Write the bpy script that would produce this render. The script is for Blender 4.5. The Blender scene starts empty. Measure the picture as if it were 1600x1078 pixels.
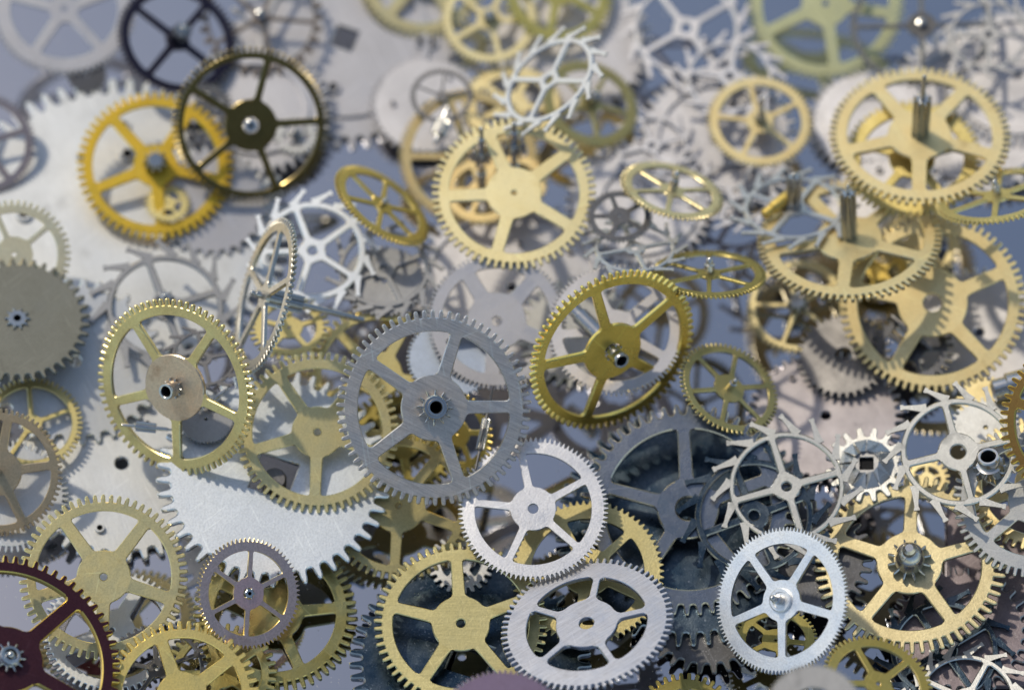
import bpy, math, random
from mathutils import Vector, Euler
# units: one Blender unit is one centimetre (watch wheels are about 1 cm across)
scene = bpy.context.scene
scene.unit_settings.system = 'METRIC'
scene.unit_settings.scale_length = 0.01
col = scene.collection
R_ = math.radians
# ------------------------------------------------------------------ camera
cam = bpy.data.cameras.new('camera')
cam_o = bpy.data.objects.new('camera', cam); col.objects.link(cam_o)
PITCH, DIST = R_(32), 20.0
cam_o.location = (0, -DIST*math.sin(PITCH), DIST*math.cos(PITCH))
cam_o.rotation_euler = (PITCH, 0, 0)
cam.sensor_width = 36; cam.lens = 100; cam.clip_start = .5; cam.clip_end = 5000
cam.dof.use_dof = True; cam.dof.focus_distance = 18.5; cam.dof.aperture_fstop = 0.21; cam.dof.aperture_blades = 0
scene.camera = cam_o
# ------------------------------------------------------------------ sky and sun
SUN_EL, SUN_AZ = R_(54), R_(-48)          # azimuth from +Y towards +X
world = bpy.data.worlds.new('World'); scene.world = world; world.use_nodes = True
wn = world.node_tree; bgn = wn.nodes['Background']
sky = wn.nodes.new('ShaderNodeTexSky'); sky.sky_type = 'NISHITA'; sky.sun_disc = False
sky.sun_elevation = SUN_EL; sky.sun_rotation = SUN_AZ; sky.dust_density = .7; sky.ozone_density = .4
wn.links.new(sky.outputs['Color'], bgn.inputs['Color']); bgn.inputs['Strength'].default_value = 0.15
sl = bpy.data.lights.new('sun', 'SUN'); sl.energy = 1.9; sl.angle = R_(2); sl.color = (1, .95, .87)
so = bpy.data.objects.new('sun', sl); col.objects.link(so)
sd = Vector((math.sin(SUN_AZ)*math.cos(SUN_EL), math.cos(SUN_AZ)*math.cos(SUN_EL), math.sin(SUN_EL)))
so.rotation_euler = sd.to_track_quat('Z', 'Y').to_euler(); so.location = sd*30
scene.view_settings.view_transform = 'Standard'; scene.view_settings.look = 'None'
scene.view_settings.exposure = -0.05; scene.view_settings.gamma = 1
scene.view_settings.use_white_balance = True        # the camera's white balance is set for open shade
scene.view_settings.white_balance_temperature = 7350; scene.view_settings.white_balance_tint = 6
try:
    scene.cycles.use_denoising = True
    scene.cycles.max_bounces = 8; scene.cycles.glossy_bounces = 5; scene.cycles.sample_clamp_indirect = 6
except Exception: pass
# ------------------------------------------------------------------ materials
MATS = {}; EDGE_SRC = {}
def metal(name, c, rough=.36, metallic=1.0, grain=.25, brush=0, bdir=20, c2=None, patch=.35, pscale=2.2, speck=0, rvar=.12, bump=.08, spec_c=(.85,.88,.92), scr=0, stains=.38):
    if 'brass' in name and 'vivid' not in name:        # old lacquered brass, a little greyer than new
        l = c[0]*.3+c[1]*.6+c[2]*.1; c = tuple(v*.93+l*.07 for v in c)
        if c2: l = c2[0]*.3+c2[1]*.6+c2[2]*.1; c2 = tuple(v*.93+l*.07 for v in c2)
    m = bpy.data.materials.new(name); m.use_nodes = True
    nt = m.node_tree; N = nt.nodes; L = nt.links
    b = N['Principled BSDF']; b.inputs['Metallic'].default_value = metallic
    tc = N.new('ShaderNodeTexCoord'); oi = N.new('ShaderNodeObjectInfo')
    wv = N.new('ShaderNodeMath'); wv.operation = 'MULTIPLY'; wv.inputs[1].default_value = 37.0
    L.new(oi.outputs['Random'], wv.inputs[0])
    def noise(scale, detail=3, rough=.6, vec=None):
        n = N.new('ShaderNodeTexNoise'); n.noise_dimensions = '4D'
        n.inputs['Scale'].default_value = scale; n.inputs['Detail'].default_value = detail; n.inputs['Roughness'].default_value = rough
        L.new(vec or tc.outputs['Object'], n.inputs['Vector']); L.new(wv.outputs[0], n.inputs['W'])
        return n.outputs['Fac']
    def ramp(fac, a, b_):
        r = N.new('ShaderNodeMapRange'); r.inputs['From Min'].default_value = a; r.inputs['From Max'].default_value = b_
        L.new(fac, r.inputs['Value']); return r.outputs['Result']
    def mixc(f, a, b_):
        x = N.new('ShaderNodeMix'); x.data_type = 'RGBA'
        if isinstance(f, float): x.inputs[0].default_value = f
        else: L.new(f, x.inputs[0])
        for i, v in ((6, a), (7, b_)):
            if isinstance(v, tuple): x.inputs[i].default_value = (*v, 1)
            else: L.new(v, x.inputs[i])
        return x.outputs[2]
    def mul(a, k):
        x = N.new('ShaderNodeMath'); x.operation = 'MULTIPLY'; x.inputs[1].default_value = k; L.new(a, x.inputs[0]); return x.outputs[0]
    def add(a, b_):
        x = N.new('ShaderNodeMath'); x.operation = 'ADD'; L.new(a, x.inputs[0])
        if isinstance(b_, float): x.inputs[1].default_value = b_
        else: L.new(b_, x.inputs[1])
        return x.outputs[0]
    c2 = c2 or tuple(v*.6 for v in c)
    big = noise(pscale, 5, .62); fine = noise(88, 2, .6); mid = noise(11, 4, .65)
    colr = mixc(mul(ramp(big, .42, .68), patch), tuple(c), tuple(c2))
    colr = mixc(mul(ramp(mid, .5, .75), patch*.6), colr, tuple(c2))
    g = mixc(mul(ramp(fine, .42, .62), grain), colr, tuple(v*.62 for v in c))
    if speck:
        sp = noise(70, 1, .5); s2 = ramp(sp, .64, .72); s3 = noise(5, 3, .6)
        x = N.new('ShaderNodeMath'); x.operation = 'MULTIPLY'; L.new(s2, x.inputs[0]); L.new(ramp(s3, .35, .65), x.inputs[1])
        g = mixc(mul(x.outputs[0], speck), g, tuple(spec_c))
    if brush or scr:
        mp = N.new('ShaderNodeMapping'); mp.vector_type = 'TEXTURE'; mp.inputs['Rotation'].default_value = (0, 0, R_(bdir)); mp.inputs['Scale'].default_value = (1/5, 1/95, 1/5)
        L.new(tc.outputs['Object'], mp.inputs['Vector'])
        br = noise(1.0, 3, .65, mp.outputs['Vector'])
        brm = ramp(br, .38, .66)
        g = mixc(mul(brm, max(brush, scr)), g, tuple(v*.55 for v in c) if brush else tuple(min(1, v*1.25) for v in c))
    for ang, thr in ((25, .70), (-50, .71)):            # sparse scratches
        ms = N.new('ShaderNodeMapping'); ms.vector_type = 'TEXTURE'; ms.inputs['Rotation'].default_value = (0, 0, R_(ang)); ms.inputs['Scale'].default_value = (1/2.2, 1/58, 1/2.2)
        L.new(tc.outputs['Object'], ms.inputs['Vector'])
        g = mixc(mul(ramp(noise(1.0, 2, .5, ms.outputs['Vector']), thr-.06, thr), .35), g, tuple(min(1, v*1.35+.02) for v in c))
    stain = ramp(noise(4.2, 4, .6), .60, .72)
    g = mixc(mul(stain, stains), g, tuple(v*.42 for v in c2))
    L.new(g, b.inputs['Base Color'])
    rr = add(mul(ramp(mid, .3, .7), rvar), rough + (.085 if rough > .27 else 0) - rvar*.5)
    rr = add(rr, mul(ramp(big, .35, .7), rvar)); rr = add(rr, mul(stain, .12))
    L.new(rr, b.inputs['Roughness'])
    bp = N.new('ShaderNodeBump'); bp.inputs['Strength'].default_value = 1.0; bp.inputs['Distance'].default_value = .004
    hsum = mul(fine, bump*2.6)
    hsum = add(hsum, mul(mid, bump*.9)); hsum = add(hsum, mul(noise(1.7, 0, .5), bump*40))
    if brush: hsum = add(hsum, mul(br, brush*.7))
    L.new(hsum, bp.inputs['Height']); L.new(bp.outputs['Normal'], b.inputs['Normal'])
    MATS[name] = m; EDGE_SRC[name] = c
    return m
metal('brass_pale', (.84,.72,.40), .40, c2=(.70,.54,.22))
metal('brass_pale2', (.80,.68,.34), .38, c2=(.62,.46,.16), grain=.35, bump=.1)
metal('brass_tan', (.80,.67,.36), .40, c2=(.62,.42,.16))
metal('brass_tan2', (.82,.665,.34), .40, c2=(.66,.44,.17))
metal('brass_cream', (.86,.76,.52), .42)
metal('brass_soft', (.64,.54,.31), .36, c2=(.46,.34,.15), grain=.4, bump=.1)
metal('brass_soft2', (.84,.68,.29), .30, c2=(.62,.40,.14), grain=.35, bump=.1)
metal('brass_pink', (.76,.58,.40), .36, c2=(.80,.46,.22), grain=.35, bump=.1)  # pink and orange paint a warm reflection onto the hub of a brass gear
metal('brass_satin', (.60,.50,.23), .36, c2=(.42,.33,.11), grain=.4, bump=.1)
metal('brass_brush', (.60,.52,.25), .36, c2=(.44,.36,.14), brush=.34, bdir=-94, grain=.3, bump=.08)
metal('brass_mottle', (.60,.50,.18), .26, c2=(.28,.22,.05), patch=.8, pscale=4, grain=.35, bump=.1)
metal('brass_yell', (.82,.64,.22), .36, c2=(.66,.46,.10), grain=.35, bump=.1)
metal('brass_yell2', (.76,.62,.26), .38, c2=(.56,.42,.12))
metal('brass_vivid', (.92,.60,.085), .36, c2=(.74,.44,.04))
metal('brass_vivid2', (.90,.74,.24), .36)
metal('brass_gold', (.95,.635,.12), .25, c2=(.46,.30,.03), patch=.5, grain=.2, bump=.08)
metal('brass_gold2', (.74,.53,.13), .34, c2=(.45,.32,.05), patch=.6)
metal('brass_olive', (.42,.34,.10), .36, c2=(.22,.17,.04), patch=.7)
metal('brass_olive2', (.66,.53,.20), .36, c2=(.40,.31,.09), patch=.6)
metal('brass_orange', (.80,.61,.29), .40, c2=(.70,.42,.13))
metal('copper', (.86,.52,.34), .36)
metal('brass_green', (.70,.68,.38), .38)
metal('brass_brown', (.62,.46,.28), .36, c2=(.44,.30,.16), grain=.4)
metal('dark_bronze', (.17,.13,.05), .36, c2=(.10,.075,.03), patch=.6)
metal('bronze_gold', (.24,.15,.05), .30, c2=(.12,.07,.03), patch=.7)
metal('brown_mauve', (.40,.34,.35), .42)
metal('brown_steel', (.30,.25,.22), .42)
metal('gun_steel', (.13,.13,.14), .34, c2=(.07,.065,.06), patch=.7, speck=.5, spec_c=(.35,.35,.36))
metal('steel_lt', (.42,.42,.42), .40)
metal('steel_lt2', (.50,.495,.48), .36, c2=(.42,.41,.39))
metal('steel_dk', (.22,.21,.21), .36)
metal('steel_mid', (.36,.355,.36), .36, c2=(.26,.26,.265))
metal('steel_blue', (.40,.45,.54), .38)
metal('steel_brush', (.84,.735,.65), .34, brush=.7, bdir=-98, grain=.3, bump=.06, c2=(.64,.56,.50))
metal('steel_pol', (.62,.61,.60), .18, rvar=.06, grain=.1, bump=.02)
metal('nickel', (.56,.53,.47), .34, grain=.2)
metal('silver', (.64,.63,.63), .36)
metal('silver_soft', (.60,.59,.57), .36, c2=(.46,.45,.43), grain=.3)
metal('silver_pol', (.66,.65,.62), .24, c2=(.36,.35,.33), grain=.25)
metal('silver_wht', (.86,.87,.88), .38, c2=(.74,.75,.77))
metal('silver_wht2', (.95,.95,.95), .30, c2=(.82,.83,.86), grain=.4, bump=.12, speck=.3)
metal('silver_lav', (.74,.73,.75), .30, c2=(.58,.57,.62), grain=.4, bump=.1)
metal('silver_scr', (.46,.46,.50), .31, c2=(.30,.30,.34), scr=.75, bdir=-47, patch=.6, pscale=5, grain=.3, bump=.08)
metal('frost', (.70,.73,.77), .40, stains=.08, c2=(.60,.64,.69), grain=.35, speck=.6, spec_c=(1,1,1), bump=.07, pscale=4)
metal('plate_lav', (.58,.56,.575), .40, c2=(.50,.48,.49), patch=.5, stains=.2, grain=.12)
metal('plate_white', (.72,.72,.72), .42, c2=(.60,.60,.60), patch=.5, stains=.15, brush=.12, bdir=15, grain=.12)
metal('plate_pink', (.50,.455,.47), .46, c2=(.43,.39,.40), grain=.12)
metal('plate_mauve', (.26,.22,.24), .40, c2=(.18,.15,.16), patch=.7, grain=.4, speck=.4, spec_c=(.5,.48,.48))
metal('blue_steel', (.030,.055,.085), .26, c2=(.13,.155,.18), patch=.8, pscale=3.4, grain=.45, speck=.45, spec_c=(.42,.46,.52), bump=.1)
metal('blue_grey', (.33,.34,.37), .27, c2=(.10,.14,.20), patch=.95, pscale=2.4, grain=.4, speck=.4, spec_c=(.5,.5,.52), bump=.1)
metal('olive_grey', (.24,.235,.20), .44, c2=(.19,.185,.155), grain=.3)
metal('navy', (.045,.04,.065), .40, c2=(.06,.05,.05))
metal('maroon', (.11,.04,.05), .38, c2=(.09,.035,.05), grain=.45, bump=.12)
metal('mauve', (.66,.50,.47), .38, c2=(.36,.27,.29), grain=.5, bump=.12)
metal('mauve_pink', (.76,.50,.48), .34, c2=(.46,.26,.30), grain=.4)
metal('purple', (.20,.15,.22), .38, c2=(.12,.09,.13))
metal('pinion_steel', (.60,.59,.57), .18, c2=(.45,.44,.43), rvar=.08, grain=.15, bump=.03)
metal('bore_shade', (.008,.008,.009), .75, metallic=0, grain=.1)  # near-black colour paints the shade deep inside the holes
metal('pinion_dark', (.16,.155,.15), .22, c2=(.09,.085,.08), rvar=.08, grain=.15, bump=.03)
EDGES = {}
EDGE_COL = {'maroon': (.80,.58,.16), 'bronze_gold': (.90,.66,.16), 'mauve': (.74,.58,.30), 'mauve_pink': (.74,.58,.34), 'dark_bronze': (.38,.30,.14), 'navy': (.20,.18,.20),
  'blue_steel': (.46,.47,.46), 'blue_grey': (.62,.60,.56), 'gun_steel': (.34,.33,.31), 'steel_brush': (.70,.68,.66), 'purple': (.4,.36,.42), 'plate_mauve': (.5,.47,.45)}
def edge_of(mat):
    """freshly cut, smoother metal on the punched edges of a wheel"""
    k = mat.name
    if k not in EDGES:
        c = EDGE_COL.get(k) or tuple(min(.95, v*1.12) for v in EDGE_SRC[k])
        EDGES[k] = metal('cut_edge_'+k, c, .24, rvar=.10, grain=.1, bump=.03, patch=.3)
    return EDGES[k]
# ------------------------------------------------------------------ mesh helpers
class MB:
    def __init__(s): s.v = []; s.f = []; s.e = set(); s.fl = set()
    def loop(s, pts, z):
        i = len(s.v); s.v.extend((x, y, z) for x, y in pts); return list(range(i, i+len(pts)))
    def bridge(s, a, b, closed=True, edge=False, flat=False):
        n = len(a)
        k = n if closed else n-1
        if edge: s.e.update(range(len(s.f), len(s.f)+k))
        if flat: s.fl.update(range(len(s.f), len(s.f)+k))
        for i in range(n if closed else n-1):
            j = (i+1) % n; s.f.append((a[i], a[j], b[j], b[i]))
    def cap(s, a, flip=False): s.f.append(tuple(a[::-1] if flip else a))
    def mesh(s, name, mat, smooth=30):
        me = bpy.data.meshes.new(name); me.from_pydata(s.v, [], s.f); me.materials.append(mat)
        if s.e:
            me.materials.append(edge_of(mat)); me.polygons.foreach_set('material_index', [1 if i in s.e else 0 for i in range(len(s.f))])
        if smooth:
            me.polygons.foreach_set('use_smooth', [i not in s.fl for i in range(len(s.f))])
            me.set_sharp_from_angle(angle=R_(smooth))
        me.update(); return me
def link(name, me, parent=None, rz=0):
    o = bpy.data.objects.new(name, me); col.objects.link(o)
    if parent: o.parent = parent
    o.rotation_euler[2] = rz
    return o
TOOTH = {  # (fraction of the pitch, height root..tip)
 'clock': [(0,0),(.09,0),(.165,0),(.20,.10),(.225,.55),(.255,.80),(.33,.95),(.43,1),(.53,1),(.63,.95),(.705,.80),(.735,.55),(.76,.10),(.80,0),(.90,0)],
 'fine': [(0,0),(.12,.02),(.22,.2),(.30,.55),(.37,.85),(.44,1),(.52,1),(.60,.85),(.68,.55),(.76,.2),(.86,.02)],
 'ratchet': [(0,0),(.08,.02),(.16,.10),(.21,.28),(.24,.55),(.28,.80),(.34,.95),(.42,1),(.50,1),(.58,.95),(.64,.80),(.68,.55),(.71,.28),(.76,.10),(.86,.02)],
}
def outline(R, N, rr, style, seed=0):
    rnd = random.Random(seed); out = []
    for k in range(N):
        wob = 1 + rnd.uniform(-.004, .002)
        for f, h in TOOTH[style]:
            a = 2*math.pi*(k+f)/N; r = R*(rr + (1-rr)*h)*(wob if h > .5 else 1)
            out.append((r*math.cos(a), r*math.sin(a)))
    return out
def inset(pts, c):
    n = len(pts); out = []
    for i in range(n):
        ax, ay = pts[i-1]; bx, by = pts[(i+1) % n]
        dx, dy = bx-ax, by-ay; l = math.hypot(dx, dy) or 1
        out.append((pts[i][0]-dy/l*c, pts[i][1]+dx/l*c))
    return out
def circ(r, n=96, off=0): return [(r*math.cos(2*math.pi*i/n+off), r*math.sin(2*math.pi*i/n+off)) for i in range(n)]
def on_spoke(a, n, half):
    if not n: return False
    d = (a + math.pi/n) % (2*math.pi/n) - math.pi/n
    return abs(d) < half
def ring_mesh(name, mat, outer, inner, t, c, n_out=0, half_out=0, n_in=0, half_in=0, tooth=False):
    """flat ring between two outlines of equal length, chamfered except where spokes meet it"""
    h = t/2; mb = MB()
    oi = inset(outer, c)
    def free(p, n, half): return not on_spoke(math.atan2(p[1], p[0]), n, half)
    Lo_b = mb.loop(outer, -h)
    o_top, o_in = [], []
    i0 = len(mb.v)
    for p, q in zip(outer, oi):
        mb.v.append((p[0], p[1], h-(c if free(p, n_out, half_out) else 0)))
    Lo = list(range(i0, len(mb.v)))
    i0 = len(mb.v)
    for p, q in zip(outer, oi):
        s = q if free(p, n_out, half_out) else p; mb.v.append((s[0], s[1], h))
    Lot = list(range(i0, len(mb.v)))
    i0 = len(mb.v)
    for p in inner:
        r = math.hypot(*p); k = (r+c)/r if free(p, n_in, half_in) else 1
        mb.v.append((p[0]*k, p[1]*k, h))
    Lit = list(range(i0, len(mb.v)))
    i0 = len(mb.v)
    for p in inner: mb.v.append((p[0], p[1], h-(c if free(p, n_in, half_in) else 0)))
    Li = list(range(i0, len(mb.v)))
    Li_b = mb.loop(inner, -h)
    mb.bridge(Lo_b, Lo, edge=True); mb.bridge(Lo, Lot, edge=True); mb.bridge(Lot, Lit, flat=True); mb.bridge(Lit, Li, edge=True); mb.bridge(Li, Li_b, edge=True); mb.bridge(Li_b, Lo_b, flat=True)
    return mb
def at_angles(outer, rfun):
    o = []
    for p in outer:
        a = math.atan2(p[1], p[0]); r = rfun(a); o.append((r*math.cos(a), r*math.sin(a)))
    return o
def spoke_mb(r0, r1, w, fil, t, c):
    h = t/2; mb = MB(); m = 14
    L = r1-r0; rowsv = []
    for i in range(m+1):
        f = i/m
        f = .5-.5*math.cos(math.pi*f)
        d = min(f, 1-f)*L
        fl = max(fil, 1e-4); e = (1-min(1, d/fl))**2.2*fl*.75
        hw = w/2*(1.06-.12*f) + e
        prof = [(-hw, -h), (-hw, h-c), (-hw+c, h), (-hw*.4, h), (hw*.4, h), (hw-c, h), (hw, h-c), (hw, -h), (hw*.4, -h), (-hw*.4, -h)]
        idx = []
        for y, z in prof:
            x0 = math.sqrt(max(r0*r0-y*y, 0)); x1 = math.sqrt(max(r1*r1-y*y, 0))
            idx.append(len(mb.v)); mb.v.append((x0+(x1-x0)*f, y, z))
        rowsv.append(idx)
    for a, b in zip(rowsv, rowsv[1:]):
        k0 = len(mb.f); mb.bridge(b, a)
        mb.e.update(k0+j for j in (0, 1, 5, 6)); mb.fl.update(k0+j for j in (2, 3, 4, 7, 8, 9))
    return mb
def lathe(prof, n=32, top=True, bottom=False):
    mb = MB(); loops = [mb.loop(circ(r, n), z) for r, z in prof]
    for a, b in zip(loops, loops[1:]): mb.bridge(a, b)
    if top: mb.cap(loops[-1])
    if bottom: mb.cap(loops[0], True)
    return mb
def pinion_mb(r, z0, z1, n, core=.58, hole=0):
    pts = []
    prof = [(0, core), (.12, core), (.26, core*1.02), (.34, .74), (.38, .9), (.45, .99), (.55, .99), (.62, .9), (.66, .74), (.74, core*1.02), (.88, core)]
    for k in range(n):
        for f, q in prof:
            a = 2*math.pi*(k+f)/n; pts.append((r*q*math.cos(a), r*q*math.sin(a)))
    mb = MB(); c = r*.05
    a0 = mb.loop(pts, z0); a1 = mb.loop(pts, z1-c); a2 = mb.loop(inset(pts, c), z1)
    inn = at_angles(pts, lambda a: hole or r*.3); a3 = mb.loop(inn, z1)
    mb.bridge(a0, a1); mb.bridge(a1, a2); mb.bridge(a2, a3)
    if not hole: mb.cap(a3)
    return mb
# ------------------------------------------------------------------ things
def thing(row):
    o = bpy.data.objects.new(row['name'], None); col.objects.link(o)
    o.location = row['loc']; o.rotation_euler = row['rot']; o.empty_display_size = .2
    o['label'] = row['label']; o['category'] = row['cat']; o['group'] = row['grp']
    return o
def fittings(root, row):
    h = row['t']/2
    tube = next((f[1] for f in row['fit'] if f[0] == 'tube'), 0)
    for fi in row['fit']:
        k = fi[0]
        if k == 'pinion':
            _, r, hh, n, z = fi
            link('pinion', pinion_mb(r, h+.001+z, h+z+hh, n, .66 if tube else .58, tube*.98).mesh('pinion', MATS['pinion_steel'], 25), root)
            if hh > r*1.6: link('arbor', lathe([(r*.28, h+z+hh+.001), (r*.28, h+z+hh+r*.30), (r*.25, h+z+hh+r*.42), (r*.17, h+z+hh+r*.5), (r*.04, h+z+hh+r*.54)], 20).mesh('arbor', MATS['pinion_steel']), root)
        elif k == 'star':
            _, r, hh, n, z = fi
            pm = pinion_mb(r, -h, h+hh, n, .7); pm.f.pop()
            po = link('pinion', pm.mesh('pinion', MATS['pinion_steel'], 25), root)
            link('bore', lathe([(r*.3, h+hh), (r*.29, h+hh-.01), (r*.29, -.12)], 24).mesh('bore', MATS['bore_shade']), po)
        elif k == 'tube':
            _, r, hh, z = fi
            mb = lathe([(r, h+.002+z), (r, h+z+hh*.45), (r*.95, h+z+hh*.5), (r*.95, h+z+hh*.58), (r, h+z+hh*.63), (r, h+z+hh*.93), (r*.93, h+z+hh), (r*.72, h+z+hh), (r*.66, h+z+hh*.97)], 40, top=False)
            tb = link('tube', mb.mesh('tube', MATS['steel_pol']), root)
            link('bore', lathe([(r*.66, h+z+hh*.97), (r*.64, h+z+hh*.93), (r*.64, -.15)], 32).mesh('bore', MATS['bore_shade']), tb)
        elif k == 'pin':
            _, r, hh, z = fi
            mb = lathe([(r, h+.001+z), (r, h+z+hh*.55), (r*.66, h+z+hh*.58), (r*.64, h+z+hh-r*.6), (r*.58, h+z+hh-r*.36), (r*.42, h+z+hh-r*.14), (r*.2, h+z+hh-r*.03), (r*.05, h+z+hh)], 24)
            link('arbor', mb.mesh('arbor', MATS['steel_pol']), root)
        elif k == 'back':
            _, r, hh, z = fi
            if r > .04: mb = pinion_mb(r, h, h+hh, 9); mb.v = [(x, -y, -zz) for x, y, zz in mb.v]
            else: mb = lathe([(r, -h-hh), (r, -h-.001)], 24, bottom=True)
            link('pinion' if r > .04 else 'shaft', mb.mesh('pinion', MATS['pinion_steel']), root)
        elif k == 'cone':
            _, r, hh, z = fi
            mb = lathe([(r, h+z+.002), (r, h+z+hh*.18), (r*.95, h+z+hh*.24), (r*.9, h+z+hh*.42), (r*.66, h+z+hh*.62), (r*.44, h+z+hh*.70), (r*.42, h+z+hh*.9), (r*.26, h+z+hh)], 36)
            link('arbor', mb.mesh('arbor', MATS['steel_pol']), root)
        elif k == 'boss':
            _, r, hh, z = fi
            mb = lathe([(r, h+.001), (r, h+hh*.8), (r*.92, h+hh), (r*.7, h+hh), (r*.66, h+hh*.6), (r*.3, h+hh*.6)], 36)
            link('boss', mb.mesh('boss', MATS['silver_wht2']), root)
        elif k == 'screw':
            _, r, hh, z = fi
            mb = lathe([(r, -.16), (r, -.05), (r*.85, -.03)], 32)
            link('screw', mb.mesh('screw', MATS['steel_dk']), root)
def hole_fun(row, R):
    hr = row.get('hole', .04)*R
    if row.get('sq'):
        s = hr
        return lambda a: s/max(abs(math.cos(a+.35)), abs(math.sin(a+.35)))
    return lambda a: hr
def build(row, idx):
    R, t = row['R'], row['t']; kind = row['kind']; mat = MATS[row['m']]; hm = MATS[row.get('hm', row['m'])]
    root = thing(row); c = min(.009, R*.016, 2*math.pi*R/max(row.get('N', 1), 1)*(.05 if row.get('ts') == 'fine' else .10))
    if kind in ('gear', 'escape'):
        n = row['n']; ri, rh, w = row['ri']*R, row['hub']*R, row['sw']*R
        fil = row.get('fil', .035)*R
        half_in = math.asin(min(.9, (w*.5+fil*.9)/ri)); half_out = math.asin(min(.95, (w*.53+fil*.9)/rh))
        if kind == 'gear':
            out = outline(R, row['N'], row['rr'], row['ts'], idx)
            mb = ring_mesh('rim', mat, out, at_angles(out, lambda a: ri), t, c, n_in=n, half_in=half_in)
        else:
            ro = row['rr']*R; out = circ(ro, 300)
            mb = ring_mesh('rim', mat, out, circ(ri, 300), t, c, n_in=n, half_in=half_in)
            hk = row.get('hook', 1); h = t/2-.0012
            for k in range(row['N']):
                a0 = 2*math.pi*k/row['N']; L = []; M = 12
                for j in range(M+1):
                    s = j/M; r = ro*.985+(R-ro*.985)*s
                    a = a0 + hk*(.30*s**.7) - hk*.08
                    L.append((r*math.cos(a), r*math.sin(a)))
                secs = []
                for j, p in enumerate(L):
                    q0, q1 = L[max(0, j-1)], L[min(M, j+1)]
                    dx, dy = q1[0]-q0[0], q1[1]-q0[1]; l = math.hypot(dx, dy); nx, ny = -dy/l, dx/l
                    s = j/M; wd = R*(.024+.038*(1-s)**1.8+(.014 if s > .88 else 0))
                    i0 = len(mb.v)
                    for sgn, z in ((-1, -h), (-1, h), (1, h), (1, -h)): mb.v.append((p[0]+nx*wd*sgn, p[1]+ny*wd*sgn, z))
                    secs.append(list(range(i0, i0+4)))
                for a, b in zip(secs, secs[1:]): mb.bridge(b, a)
                mb.cap(secs[-1]); mb.cap(secs[0], True)
        link('rim', mb.mesh('rim', mat), root)
        ho = circ(rh, 144); hf = hole_fun(row, R)
        link('hub', ring_mesh('hub', hm, ho, at_angles(ho, hf), t, c, n_out=n, half_out=half_out).mesh('hub', hm), root)
        sm = spoke_mb(rh, ri, w, fil, t, c).mesh('spoke', mat)
        if row['m'] in ('steel_brush', 'brass_brush', 'silver_scr'):     # brushed in one pass over the whole wheel
            for i in range(n):
                ca, sa = math.cos(2*math.pi*i/n), math.sin(2*math.pi*i/n)
                b2 = spoke_mb(rh, ri, w, fil, t, c); b2.v = [(x*ca-y*sa, x*sa+y*ca, z) for x, y, z in b2.v]
                link('spoke', b2.mesh('spoke', mat), root)
        else:
            for i in range(n): link('spoke', sm, root, 2*math.pi*i/n)
    elif kind == 'disc':
        out = outline(R, row['N'], row['rr'], row['ts'], idx); hf = hole_fun(row, R)
        me = ring_mesh('disc', mat, out, at_angles(out, hf), t, c).mesh('plate', mat)
        link('plate', me, root)
        st = row.get('step')
        if st:
            so_, si_ = circ(R*st[0], 120), circ(R*st[1], 120)
            sb = ring_mesh('s', mat, so_, si_, .022, .005); sb.v = [(x, y, z+t/2+.0112) for x, y, z in sb.v]
            link('raised_step', sb.mesh('raised_step', mat), root)
        for br_, ba, bs in row.get('bush', ()):
            bx, by = R*br_*math.cos(ba), R*br_*math.sin(ba); q = bs*R
            bb = lathe([(q, t/2+.001), (q, t/2+.020), (q*.9, t/2+.026), (q*.62, t/2+.026), (q*.55, t/2+.02)], 28, top=False)
            bb.v = [(x+bx, y+by, z) for x, y, z in bb.v]
            bo = link('bushing', bb.mesh('bushing', mat), root)
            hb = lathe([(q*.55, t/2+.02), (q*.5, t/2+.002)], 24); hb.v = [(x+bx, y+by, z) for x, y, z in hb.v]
            link('bore', hb.mesh('bore', MATS['bore_shade']), bo)
    elif kind == 'rect':
        wx, wy = row['wh'][0]*R, row['wh'][1]*R; h = t/2
        p = [(-wx, -wy), (wx, -wy), (wx, wy), (-wx, wy)]; q = [(x-math.copysign(c, x), y-math.copysign(c, y)) for x, y in p]
        mb = MB(); a = mb.loop(p, -h); b = mb.loop(p, h-c); d = mb.loop(q, h); mb.bridge(a, b); mb.bridge(b, d); mb.cap(d); mb.cap(a, True)
        link('plate', mb.mesh('plate', mat), root)
    elif kind == 'rod':
        r, L = row['rod']
        if row.get('leaves'):
            mb = lathe([(r*.2, -L/2), (r*.3, -L/2+r*.3), (r*.3, -L*.28), (r*.62, -L*.26), (r*.62, -L*.02), (r*.4, 0), (r*.4, L*.3), (r*.24, L*.31), (r*.22, L/2-r*.2), (r*.06, L/2)], 24, True, True)
            mb.v = [(z, y, x) for x, y, z in mb.v]; mb.f = [f[::-1] for f in mb.f]
            link('shaft', mb.mesh('shaft', mat), root)
            pb = pinion_mb(r, -L*.25, L*.1, row['leaves']); k0 = len(pb.v); pb.v = [(z, y, x) for x, y, z in pb.v]; pb.f = [f[::-1] for f in pb.f]
            link('pinion', pb.mesh('pinion', MATS['pinion_steel'], 25), root)
            return root
        mb = lathe([(r*.9, -L/2), (r, -L/2+.01), (r, L*.2), (r*.8, L*.22), (r*.8, L*.45), (r*.5, L/2)], 32, True, True)
        mb.v = [(z, y, x) for x, y, z in mb.v]; mb.f = [f[::-1] for f in mb.f]
        link('barrel', mb.mesh('barrel', mat), root, math.pi)
    elif kind == 'tubeprop':
        H = R*1.5
        mb = lathe([(R*1.05, -H), (R*1.05, -H*.35), (R*.82, -H*.3), (R*.82, -H*.1), (R*.86, -H*.06), (R*.86, H*.25), (R*.78, H*.32), (R*.62, H*.32), (R*.58, H*.29)], 40, False)
        sl_ = link('sleeve', mb.mesh('sleeve', mat), root)
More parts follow.
